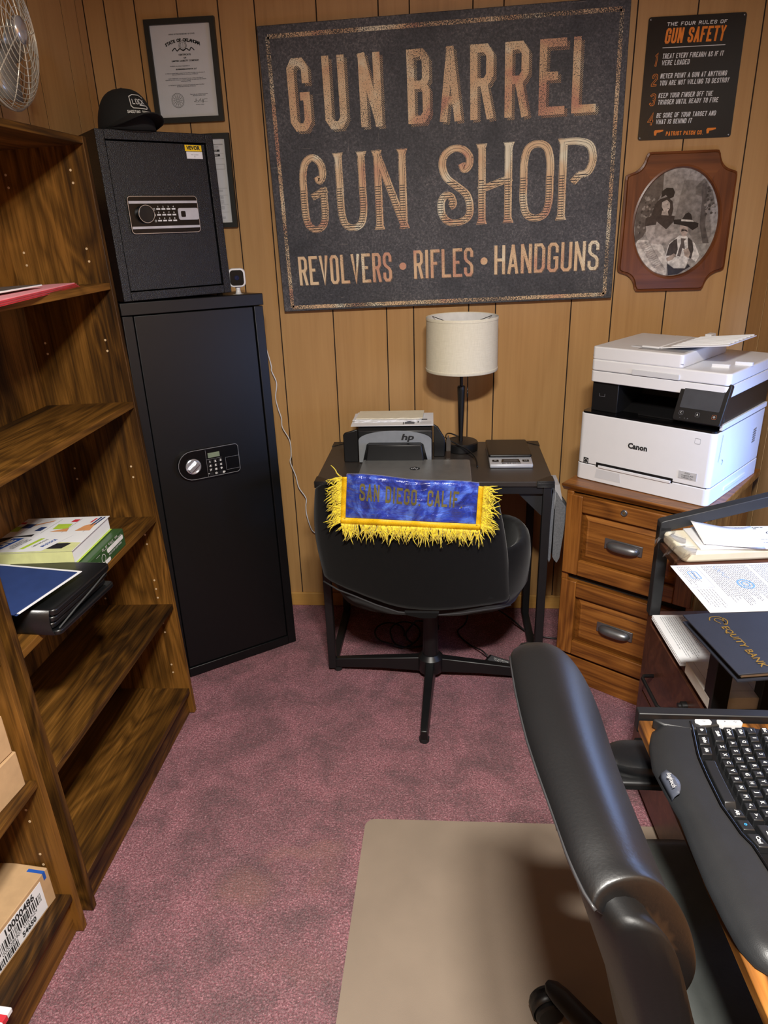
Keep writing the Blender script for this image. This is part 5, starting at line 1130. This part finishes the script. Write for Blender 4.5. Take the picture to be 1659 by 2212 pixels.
# serif-like bold wordmark
text('wordmark', 'Canon', .0235, M_INK, r, F2(.205, .142), sx=1.0, off=.0010)
q = MB(); rr = rrect(.016, .016, .003, 3, .383, .194); stroke(q, rr + [rr[0]], .0006, F2(0, 0), .0006); q.build('power_button', M_INKG, r)
MB().box(.340, .394, -.0006, .001, .073, .096).build('model_badge', mat('light_grey_badge', (186, 187, 190), .4), r)
for s_, z in (('Color', .0915), ('imageCLASS', .0845), ('MF656Cdw', .0775)): text('badge_text', s_, .0065, M_INK, r, FRONT(.367, -.0008, z), sx=1.1)
MB().box(.026, .043, -.0006, .001, .056, .075).build('energy_badge', M_INK, r)
q = MB(); stroke(q, smooth_path([(.028, .064), (.033, .071), (.040, .069), (.041, .063)]), .001, F2(0, 0), .0008); q.build('badge_arc', M_WPRINT, r); text('badge_text', 'energy', .005, M_WPRINT, r, FRONT(.0345, -.0008, .0595))
PSd = PL((W + .0006, 0, 0), (0, 1, 0), (0, 0, 1))
for k in range(6):
    q = MB(); stroke(q, [(.318, .125 + .008 * k), (.345, .128 + .008 * k)], .003, PSd, .0002); q.build('vent_slot', M_INKG, r)
q = MB(); stroke(q, [(.05, .21), (.045, .15), (.04, .13)], .002, PSd, .0002); stroke(q, smooth_path([(.07, .115), (.078, .123), (.07, .131)]), .002, PSd, .0002); q.build('side_mark', M_INKG, r)
MB().box(W - .001, W + .003, .12, .30, .018, .030).build('side_ledge', M_WHITE, r, bevel=.001)
MB().box(W - .006, W + .002, .03, .40, .2275, .243).build('side_edge', M_WHITE, r)

# ================================================================== RUSTIC DRAWER UNIT AND PAPERS
T = frame((.5505, 1.735, 0), math.radians(-87.06)); W, D = .427, .46
r = thing('drawer_unit', 'dark rustic two drawer unit with black tube frame and top shelf, full of papers', 'cabinet', T)
MB().box(.0, W, .012, D, .02, .553).build('carcass', M_RUSTD, r, bevel=.001)
MB().box(.0, W, .004, D, .535, .5535).build('box_top', M_RUSTD, r, bevel=.0015)
for zb, zt in ((.03, .318), (.324, .533)):
    dr = MB().box(.034, W - .006, -.004, .012, zb, zt).build('drawer', M_RUSTD, r, bevel=.0015)
    zc = (zb + zt) / 2 + .0; zc = .415 if zt > .5 else .205
    MB().tube([(.10, -.004, zc), (.10, -.030, zc), (.112, -.036, zc), (.228, -.036, zc), (.240, -.030, zc), (.240, -.004, zc)], .005, 8).build('handle', M_BPL, dr, smooth=True)
    if zt > .5:
        lk = MB(); lk.T = PL((.315, -.004, .482), (1, 0, 0), (0, 0, 1)); lk.lathe([(.011, 0), (.011, .012), (.008, .014), (.008, .020), (.0005, .021)], 20); lk.build('lock_knob', M_BPL, dr, smooth='auto')
MB().box(.004, .032, -.003, .025, .0, .552).build('frame_post', M_RUSTD, r)
MB().box(-.004, .024, -.006, .022, .553, .812).build('frame_post', M_FRAME, r, bevel=.002)
MB().box(W - .036, W + .006, -.006, .030, .5535, .752).build('frame_post', M_BLK, r, bevel=.002)
MB().box(W - .030, W + .004, .098, .130, .5535, .752).build('frame_post', M_BLK, r, bevel=.002)
MB().box(W - .030, W + .004, D - .03, D, .0, .752).build('frame_post', M_BLK, r, bevel=.002)
MB().box(-.004, .024, D - .03, D, .0, .93).build('frame_post', M_FRAME, r, bevel=.002)
MB().prism([(-.006, .798), (-.006, .824), (.0, .828), (D, .944), (D, .916), (.022, .803)], -.004, .024, 'x').build('sloping_rail', M_FRAME, r, bevel=.002)
MB().box(-.002, .56, -.002, D, .752, .770).build('top_shelf', M_RUSTD, r, bevel=.0015)
# papers on the drawer box
r = thing('paper_stack', 'stack of printed forms lying on the dark drawer unit, half under the navy folder', 'papers', frame((.556, 1.476, .5545), math.radians(2.5)))
for k in range(4): MB().box(.001 * (k % 2), .279, .0015 * (k % 3), .217, .0030 * k, .0030 * k + .0026).build('sheet', M_PAPER, r)
P = TOPF(0, 0, .0118); mb = MB(); random.seed(4)
def doclines(mb, P, x0, x1, y0, y1, n, vertical=True, t=.0011, dens=.9):
    t *= 1.5
    for k in range(n):
        y = y0 + (y1 - y0) * (k + .5) / n; L = (x1 - x0) * random.uniform(.72, 1); x = x0
        while x < x0 + L:
            wd = random.uniform(.004, .012); stroke(mb, [(x, y), (min(x + wd, x0 + L), y)], t, P, .0003); x += wd + .0022
# text lines run toward the camera (rows stacked along x)
Pv = PL((0, .217, .0118), (0, -1, 0), (1, 0, 0))
doclines(mb, Pv, .012, .205, .015, .06, 8, t=.0008); doclines(mb, Pv, .012, .16, .065, .16, 24, t=.0008); doclines(mb, Pv, .012, .205, .175, .27, 20, t=.0008)
for q in range(4): stroke(mb, [(.165 + .012 * q, .065), (.165 + .012 * q, .16)], .0005, Pv, .0003)
mb.build('printed_text', M_INKG, r)
r = thing('white_box', 'flat white carton printed with a small lozenge, in front of the forms', 'box', frame((.566, 1.312, .5545), math.radians(3)))
MB().box(0, .20, 0, .140, 0, .030).build('carton', mat('white_carton', (222, 220, 212), .6), r, bevel=.002)
P = PL((0, .14, .0302), (0, -1, 0), (1, 0, 0)); q = MB(); rr = rrect(.070, .020, .008, 4, .065, .045); stroke(q, rr + [rr[0]], .0007, P, .0003); stroke(q, [(0.005, .015), (.13, .018)], .0006, P, .0003); rr = rrect(.10, .06, .004, 4, .065, .075); stroke(q, rr + [rr[0]], .0005, P, .0003); q.build('printed_outline', M_INKG, r)
text('printed_text', 'LUX  30   800', .008, M_INK, r, P @ Matrix.Translation((.060, .045, .0002)))
# on the top shelf
r = thing('wrapped_paper', 'cream paper pack in clear plastic wrap at the far end of the top shelf', 'paper', frame((.560, 1.585, .7705), math.radians(7)))
MB().prism(rrect(.33, .135, .02, 5, .175, .068), 0, .030, 'z').build('paper_pack', M_CREAM, r, bevel=.008, seg=3)
M_WRAP = NT('clear_plastic_wrap'); M_WRAP.pr(Roughness=.08, Transmission_Weight=1.0, IOR=1.2); M_WRAP.b.inputs['Base Color'].default_value = (.97, .97, .97, 1); M_WRAP = M_WRAP.m
rg = []
for k in range(9):
    y = -.012 + .16 * k / 8; rg.append([(-.018 + .012 * math.sin(k * 2.1) + .05 * q, y + .004 * math.sin(q * 9 + k), .004 + (.030 + .006 * math.sin(k * 1.7)) * math.sin(min(1, q * 1.15) * PI / 2)) for q in [j / 6 for j in range(7)]])
MB().loft(rg, False, False).build('plastic_wrap', M_WRAP, r, solid=.0006)
r = thing('letter', 'white printed letters with a round emblem, on the cream paper pack', 'letter', frame((.610, 1.600, .8015), math.radians(2)))
MB().box(0, .27, 0, .125, 0, .003).build('sheet', M_PAPER, r); MB().box(.02, .28, .012, .130, .0032, .0042).build('sheet', M_PAPER, r)
P = TOPF(0, 0, .0043); q = MB(); stroke(q, circ(.014, 20, .205, .085, .010) + [(.219, .085)], .002, P, .0003); stroke(q, circ(.009, 20, .205, .085, .006) + [(.214, .085)], .002, P, .0003); doclines(q, P, .14, .25, .02, .06, 2); doclines(q, P, .10, .20, .108, .125, 2, t=.002); q.build('printed_emblem', M_INK, r)
r = thing('folded_note', 'torn white note with one raised corner, lying on the letters', 'note', frame((.622, 1.600, .8065), math.radians(-4)))
rg = []
for k in range(9):
    q = k / 8; rg.append([(.135 * q - .012 * a * (1 - q), .020 + .10 * a - .02 * q * (1 - a), .002 + .022 * (1 - q) ** 2 * a + .008 * q ** 6) for a in [j / 6 for j in range(7)]])
MB().loft(rg, False, False).build('note_sheet', M_PAPER, r, solid=.0004, smooth=True)
r = thing('paper_document', 'white form printed in grey with blue stamps, between wrapped pack and navy folder', 'document', frame((.542, 1.322, .7707), math.radians(5)))
MB().box(.03, .27, .004, .205, 0, .018).build('sheet_pad', M_PAPER, r); MB().box(0, .279, 0, .2159, .0184, .0192).build('sheet', M_PAPER, r)
Pv = PL((0, .2159, .0193), (0, -1, 0), (1, 0, 0)); random.seed(9); q = MB()
doclines(q, Pv, .008, .11, .01, .04, 7, t=.0007); doclines(q, Pv, .118, .205, .012, .05, 6, t=.0007); doclines(q, Pv, .008, .195, .066, .17, 26, t=.0008); doclines(q, Pv, .008, .205, .178, .27, 22, t=.0008)
stroke(q, [(.006, .056), (.11, .056), (.11, .006)], .0005, Pv, .0003); q.build('printed_text', M_INKG, r)
q = MB(); stroke(q, circ(.020, 24, .10, .128, .016) + [(.12, .128)], .004, Pv, .0006); stroke(q, circ(.011, 20, .10, .128, .008) + [(.111, .128)], .003, Pv, .0006); rr = rrect(.035, .020, .004, 3, .052, .035); stroke(q, rr + [rr[0]], .0022, Pv, .0006); stroke(q, [(.036, .035), (.066, .035)], .0022, Pv, .0006)
stroke(q, smooth_path([(.01, .10), (.02, .092), (.028, .104), (.036, .094), (.045, .105), (.056, .096), (.07, .106)]), .0009, Pv, .0006)
q.build('blue_stamp', mat('stamp_blue', (116, 160, 214), .7), r)
r = thing('bank_folder', 'dark navy folder with gold lettering, overhanging the black framed top shelf', 'folder', frame((.521, 1.108, .7705), math.radians(9.5)))
MB().box(0, .31, 0, .208, 0.0, .0025).build('back_cover', M_NAVYD, r); MB().box(.012, .300, .010, .200, .0025, .0150).build('sheets', M_PAPER, r)
MB().box(-.001, .311, -.001, .209, .0150, .0180).build('front_cover', M_NAVYD, r, bevel=.0008)
Pv = PL((0, .209, .0183), (0, -1, 0), (1, 0, 0))
text('gold_lettering', 'EQUITY BANK', .020, M_GOLD, r, Pv @ Matrix.Translation((.125, .056, .0002)), sx=1.05, off=.0003, space=1.05)
q = MB(); stroke(q, smooth_path([(.030, .040), (.018, .048), (.020, .066), (.034, .074), (.048, .066), (.046, .060)]), .0022, Pv, .0004); stroke(q, smooth_path([(.044, .056), (.030, .050), (.024, .058), (.034, .066), (.046, .064), (.022, .070)]), .0018, Pv, .0004); q.build('gold_emblem', M_GOLD, r)

# ================================================================== MAIN DESK AND KEYBOARD
r = thing('computer_desk', 'rustic brown desk with black frame at the right edge, carrying the keyboard', 'desk', loc=(0, 0, 0))
MB().prism([(.330, 1.022), (.372, -.30), (1.05, -.30), (1.05, 1.022)], .730, .750, 'z').build('desk_top', M_RUST, r, bevel=.002)
MB().box(.330, 1.05, 1.024, 1.044, .722, .762).build('frame_rail', M_BLK, r, bevel=.002)
for x in (.56, 1.02):
    for y in (1.034, -.27): MB().box(x - .015, x + .015, y - .012, y + .012, 0, .728).build('leg', M_BLK, r)
MB().box(.56, 1.02, 1.026, 1.042, .08, .11).build('cross_rail', M_BLK, r)
def kw(y):   # palm edge curve (x as a function of y)
    pts = [(1.007, .362), (.99, .345), (.98, .340), (.952, .330), (.898, .321), (.85, .326), (.80, .333), (.741, .333), (.69, .334), (.644, .338), (.606, .343), (.585, .353), (.573, .368)]
    for (a, xa), (b, xb) in zip(pts[:-1], pts[1:]):
        if b <= y <= a: return xa + (xb - xa) * (a - y) / (a - b)
    return .36
def k0(y):   # edge between palm rest and keys
    pts = [(1.02, .408), (.979, .404), (.956, .400), (.934, .396), (.91, .392), (.868, .391), (.808, .392), (.783, .397), (.759, .401), (.74, .409), (.70, .414), (.66, .412), (.60, .404), (.54, .40)]
    for (a, xa), (b, xb) in zip(pts[:-1], pts[1:]):
        if b <= y <= a: return xa + (xb - xa) * (a - y) / (a - b)
    return .40
r = thing('keyboard', 'black curved ergonomic keyboard with palm rest on the rustic desk', 'keyboard', loc=(.40, .78, .7505)); Tk = Matrix.Translation((-.40, -.78, -.7505))
ys = [1.004 - (1.004 - .575) * k / 44 for k in range(45)]
rows = []
for y in ys:
    e = min(1, (1.006 - y) / .03, (y - .572) / .03); e = math.sqrt(max(.02, 1 - (1 - e) ** 2)); x0 = kw(y); x1 = k0(y) - .004
    if y > .99: x0 += .010
    zt = lambda q: .7525 + .019 * e * math.sin(min(1, q * 2.2 + .10) * PI / 2) + .003 * math.sin((y - .6) * 16) * 0
    rows.append([(x0 - .001, y, .7515)] + [(x0 + (x1 - x0) * q, y, zt(q)) for q in (0, .06, .14, .25, .4, .6, .8, 1.0)] + [(x1 + .001, y, .7515)])
MB(Tk).loft(rows, False, False).build('palm_rest', mat('dark_grey_palm_rest', (32, 33, 35), .42, bump=.25, bs=900), r, smooth='auto')
mb = MB(Tk); out = [(k0(y) - .003, y) for y in ys] + [(.56, .575), (.56, .985), (.52, .990), (.45, 1.004)]
mb.prism(out, .752, .7625, 'z'); mb.build('key_tray', mat('black_keyboard_case', (15, 16, 18), .35), r)
mb = MB(Tk); mb.prism([(.345, 1.000), (.455, 1.004), (.455, .990), (.40, .975), (.36, .985)], .752, .7715, 'z'); mb.build('corner_shell', mat('dark_grey_palm_rest', (44, 45, 47)), r, bevel=.003)
mb = MB(Tk); mb.tube([(k0(y) - .001, y, .7715) for y in ys[1:-1]], .0022, 6); mb.build('trim_line', M_BGL, r, smooth=True)
M_KEY = mat('black_key', (27, 28, 30), .36)
def key(poly, label=None, m=None, s_=.0075, bl=False, h=.0105):
    cx = sum(p[0] for p in poly) / len(poly); cy = sum(p[1] for p in poly) / len(poly); mb = MB(Tk)
    sh = lambda k: [(cx + (p[0] - cx) * k, cy + (p[1] - cy) * k) for p in poly]
    kk = min(.92, 1 - .0022 / .0175)
    mb.loft([[(x, y, .7622) for x, y in sh(.95)], [(x, y, .7622 + h * .6) for x, y in sh(kk)], [(x, y, .7622 + h) for x, y in sh(kk - .07)]], True, True)
    k_ = mb.build('key', m or M_KEY, r, bevel=.0012)
    if label:
        Pk = PL((cx - .40, cy - .78, .7622 + h - .7505 + .0003), (0, -1, 0), (1, 0, 0))
        text('key_legend', label, s_, mat('blue_legend', (50, 150, 240), .5) if bl else M_WPRINT, k_, Pk, off=.0002)
def row(x0, dx, bounds, labels, wave):
    for (a, b), lb in zip(zip(bounds[:-1], bounds[1:]), labels):
        g = .0009; f = lambda y: x0 + wave(y)
        n = 6 if a - b > .04 else 1; ys_ = [a - g + (b + g - a + g) * k / n for k in range(n + 1)]
        poly = [(f(y) + .0009, y) for y in ys_] + [(f(y) + dx - .0009, y) for y in ys_[::-1]]
        key(poly, lb if lb != '#' else 'o', bl=lb == '#')
w0 = lambda y: k0(y) - .392
wv = lambda y: .010 * max(0, (y - .90) / .08) ** 1.3 + .0075 * max(0, (.80 - y) / .06) ** 1.2
row(.3945, .0205, [.984, .959, .935, .912, .806, .787, .764, .735], ['fn', 'Win', 'Alt', None, 'Alt', '#', 'Ctrl'], w0)
row(.421, .0185, [.985, .942, .923, .905, .888, .8715, .8545, .837, .819, .801, .782, .735], ['Shift', 'Z', 'X', 'C', 'V', 'B', 'N', 'M', '< ,', '> .', 'Shift'], wv)
row(.440, .0175, [.985, .951, .933, .914, .897, .881, .864, .846, .826, .808, .79, .76, .735], ['Caps', 'A', 'S', 'D', 'F', 'G', 'H', 'J', 'K', 'L', ': ;', 'Enter'], wv)
row(.458, .0175, [.985, .955, .936, .917, .900, .884, .868, .850, .832, .814, .796, .778, .76, .735], ['Tab', 'Q', 'W', 'E', 'R', 'T', 'Y', 'U', 'I', 'O', 'P', '[ ]', '\\'], wv)
row(.476, .0175, [.985, .965, .946, .927, .909, .892, .876, .858, .840, .82, .80, .78, .76, .735], ['~', '1', '2', '3', '4', '5', '6', '7', '8', '9', '0', '-', '='], wv)
row(.498, .015, [.985, .965, .946, .927, .909, .892, .876, .858, .840, .82, .80, .78, .76, .735], ['Esc', 'F1', 'F2', 'F3', 'F4', 'F5', 'F6', 'F7', 'F8', 'F9', 'F10', 'F11', 'F12'], wv)
for y in (.712, .694, .676, .654, .636, .618, .600):
    for x in (.422, .441, .460, .479, .498): key([(x, y + .0085), (x + .017, y + .0085), (x + .017, y - .0085), (x, y - .0085)])
for a, b, s_ in ((.412, .438, 'O'), (.447, .487, 'P   -   O')):
    mb = MB(Tk); mb.prism([(a, .998), (b - .002, .9985), (b, .992), (b - .003, .987), (a + .006, .985), (a - .001, .991)], .764, .7745, 'z'); k_ = mb.build('media_key', M_WHITE, r, bevel=.0015); text('key_legend', s_, .006, M_INK, k_, PL(((a + b) / 2 - .40, .992 - .78, .0243), (1, 0, 0), (0, 1, 0)))
mb = MB(Tk); n = 6
mb.loft([[(kw(y) + .001, y, .7560), (kw(y) + .004, y, .7655), (kw(y) + .010, y, .7722), (kw(y) + .010 + .010 * math.sin(q * PI), y, .7728)] for q, y in [(k / n, .878 - .048 * k / n) for k in range(n + 1)]], False, False); mb.build('logo_patch', mat('slate_patch', (72, 76, 88), .4), r, smooth=True, solid=.0006)
text('logo_word', 'logitech', .0095, M_SILVER, r, PL((-.066, .074, .0236), (0, -1, 0), (1, 0, 0)), off=.0002)

# ================================================================== CHAIR MAT
mp = []
for k in range(7): a = math.radians(90 + 90 * k / 6); mp.append((-.221 + .03 + .03 * math.cos(a), 1.512 - .03 + .03 * math.sin(a)))
MB().prism([(1.02, 1.530)] + mp + [(-.232, .30), (1.02, .30)], .0005, .0035, 'z').build('chair_mat', M_MAT)
tag(bpy.data.objects['chair_mat'], 'brown-grey vinyl chair mat lying on the mauve carpet', 'mat')

# ================================================================== OFFICE CHAIR
r = thing('office_chair', 'black leather office chair with armrests at the rustic desk, seen from behind', 'chair', loc=(.43, .745, 0.0035)); To = Matrix.Translation((-.43, -.745, -.0035))
def xo(y):   # plan curve of the top seam
    pts = [(.96, .0), (.908, -.004), (.80, -.003), (.708, .003), (.657, .010), (.586, .020), (.538, .026), (.507, .035), (.485, .046), (.46, .06)]
    if y > pts[0][0]: return 0
    for (a, xa), (b, xb) in zip(pts[:-1], pts[1:]):
        if b <= y <= a: return xa + (xb - xa) * (a - y) / (a - b)
    return .06
cush = [(.098, .950), (.106, .960), (.128, .968), (.155, .967), (.180, .953), (.205, .922), (.226, .882), (.240, .842), (.247, .812), (.245, .785), (.238, .768), (.226, .762), (.214, .772), (.212, .80), (.204, .85), (.190, .895), (.165, .925), (.135, .935), (.108, .937), (.0985, .945)]
yc = [.955, .952, .944, .930, .905, .87, .82, .77, .72, .67, .62, .58, .55, .525, .508, .498, .492]
rings = []
for k, y in enumerate(yc):
    e = 1 - max(0, (y - .90) / .056) ** 2.5 * .55; cx_, cz_ = .175, .86
    wr = .0022 * math.sin(y * 90) * max(0, (.58 - y) / .09)
    nr = max(0, (.56 - y) / .07)
    ring = []
    for j, (x, z) in enumerate(cush):
        if j < 11: x2, z2 = cx_ + (x - cx_) * (1 - (1 - e) * .5), z - (z - cz_) * (1 - e) * .5
        else: x2, z2 = cx_ + (x - cx_) * (1 - (1 - e) * .6), z - (z - cz_) * (1 - e) * .6
        x2 += xo(y) * (1 - .75 * j / 10 if j < 11 else .25 + .75 * (j - 10) / 9) + wr; z2 += wr - .006 * nr * nr - .0035 * max(0, math.sin((y - .5) * 40)) * nr
        ring.append((x2, y + .040 * nr * math.sin(min(1, j / 8) * PI / 2) * (1 if j < 12 else max(0, (19 - j) / 8)), z2))
    rings.append(ring)
hc = MB(To).loft(rings, True, True).build('headrest_cushion', mat('soft_black_leather', (11, 12, 14), 0.42, bump=0.3, bs=240, spec=0.75, var=0.12, vs=12), r, smooth=True)
ss = hc.modifiers.new('sub', 'SUBSURF'); ss.levels = 1; ss.render_levels = 2
body = [(.106, .940), (.125, .948), (.150, .942), (.170, .915), (.188, .86), (.210, .80), (.250, .70), (.292, .60), (.318, .52), (.328, .46), (.300, .43), (.272, .45), (.250, .52), (.216, .62), (.180, .72), (.145, .82), (.116, .90)]
rings = []
for y in (.965, .955, .935, .90, .85, .78, .70, .62, .56, .52, .495, .480, .474):
    e = min(1, (.968 - y) / .02, (y - .470) / .02); s_ = .80 + .20 * math.sqrt(max(0, 1 - (1 - max(0, e)) ** 2)); ring = []
    for x, z in body:
        flare = .012 * max(0, (.75 - z)) ; cx_ = .155 + .13 * (.95 - z) / .5
        ring.append((cx_ + (x - cx_) * s_ + xo(y) * (.3 + .7 * (z - .43) / .52), y + (y - .72) * flare * 3, .70 + (z - .70) * (.985 + .015 * s_)))
    rings.append(ring)
bd = MB(To).loft(rings, True, True).build('backrest', mat('matte_black_leather', (12, 12, 13), .5, bump=.2, bs=260, spec=.35), r, smooth=True); bd.modifiers.new('sub', 'SUBSURF').render_levels = 1
mb = MB(To); mb.tube([(.0995 + xo(y), y, .9495 - .006 * max(0, (.56 - y) / .07) ** 2) for y in yc[4:]], .0019, 6); mb.build('seam_piping', mat('worn_leather_piping', (48, 48, 50), .4), r, smooth=True)
rg = []
for z, s_ in ((.365, .86), (.375, .95), (.40, 1.0), (.435, 1.0), (.458, .985), (.470, .95), (.474, .88), (.470, .80), (.471, .4), (.471, .02)):
    rg.append([(.50 + .235 * s_ * math.copysign(abs(math.cos(t)) ** .38, math.cos(t)), .760 + .29 * s_ * math.copysign(abs(math.sin(t)) ** .38, math.sin(t)), z) for t in [2 * PI * (j + .5) / 48 for j in range(48)]])
MB(To).loft(rg, True, True).build('seat', mat('dark_grey_leather', (70, 73, 71), .45, bump=.35, bs=260, var=.1), r, smooth=True)
for y0, dy in ((1.022, 1), (.43, -1)):
    ar = MB(To).box(.215, .415, y0 - .050, y0 + .034, .640, .658).build('armrest', M_BPL, r, bevel=.006, seg=3)
    pad = [(.375, .040), (.375, -.040)] + [(.330 - .058 * math.sin(t), -.040 * math.cos(t)) for t in [PI * k / 14 for k in range(15)]]
    rg = []
    for z, k in ((.658, .96), (.664, 1.0), (.672, .98), (.678, .90), (.681, .72), (.682, .3)):
        rg.append([(.335 + (x - .335) * k, y0 + y * k, z) for x, y in pad])
    MB(To).loft(rg, True, True).build('arm_pad', M_LEATH, ar, smooth='auto')
    mb = MB(To); rg = []
    for x, z, w_ in ((.22, .648, .030), (.20, .60, .028), (.215, .52, .026), (.27, .44, .026), (.36, .40, .026), (.42, .385, .024)): rg.append([(x - .012, y0 - w_ * .8, z - .008), (x - .012, y0 + w_ * .8, z - .008), (x + .012, y0 + w_ * .8, z + .008), (x + .012, y0 - w_ * .8, z + .008)])
    mb.loft(rg, True, True); mb.build('arm_bracket', M_BPL, r, bevel=.004)
    MB(To).box(.40, .46, min(y0, y0 - .16 * dy), max(y0, y0 - .16 * dy), .352, .372).build('arm_mount', M_BPL, r)
MB(To).lathe([(.026, .08), (.026, .24), (.018, .242), (.018, .34), (.06, .345), (.06, .364)], 24, (.43, .745, 0)).build('column', M_BPL, r, smooth='auto')
MB(To).box(.34, .54, .68, .81, .342, .366).build('tilt_mechanism', M_BPL, r, bevel=.004)
MB(To).lathe([(.04, .055), (.05, .062), (.048, .105), (.03, .115)], 28, (.43, .745, 0)).build('hub', M_BPL, r, smooth='auto')
a0 = math.atan2(1.020 - .745, .215 - .43)
for k in range(5):
    a = a0 + k * 2 * PI / 5; L = .345; Ra = Matrix.Translation((.43, .745, 0)) @ Matrix.Rotation(a, 4, 'Z'); mb = MB(To @ Ra)
    rg = []
    for x, w_, zb, zt in ((.03, .030, .060, .104), (.18, .026, .068, .102), (L - .03, .022, .066, .092), (L - .006, .018, .066, .088), (L + .006, .008, .068, .084)):
        rg.append([(x, w_ * math.cos(t), (zb + zt) / 2 + (zt - zb) / 2 * math.sin(t)) for t in [2 * PI * j / 12 for j in range(12)]])
    mb.loft(rg, True, True); lg = mb.build('base_leg', M_BPL, r, smooth='auto')
    ca = 1.15 + k * 1.3; Tc_ = To @ Ra @ Matrix.Translation((L - .012, 0, 0)) @ Matrix.Rotation(ca, 4, 'Z')
    cs = MB(Tc_).lathe([(.008, .045), (.008, .07)], 10).build('caster', M_BPL, lg)
    for sg in (-1, 1):
        w2 = MB(Tc_ @ Matrix.Translation((.0, 0, .0315)) @ PL((0, 0, 0), (0, 0, 1), (1, 0, 0)) @ Matrix.Translation((0, .012, .015 * sg)))
        w2.lathe([(.004, -.009), (.026, -.010), (.031, -.006), (.031, .006), (.026, .010), (.004, .010)], 28); w2.build('wheel', M_BPL, lg, smooth='auto')
    hd = MB(Tc_ @ Matrix.Translation((.0, 0, .0315)) @ PL((0, 0, 0), (0, 0, 1), (1, 0, 0)) @ Matrix.Translation((0, .012, 0)))
    hd.loft([[(.034 * math.cos(t), .034 * math.sin(t), zz) for t in [math.radians(-35 + 200 * j / 14) for j in range(15)]] for q, zz in ((0, -.014), (1, .014))], False, False); hd.build('caster_hood', M_BPL, lg, solid=.002, smooth=True)
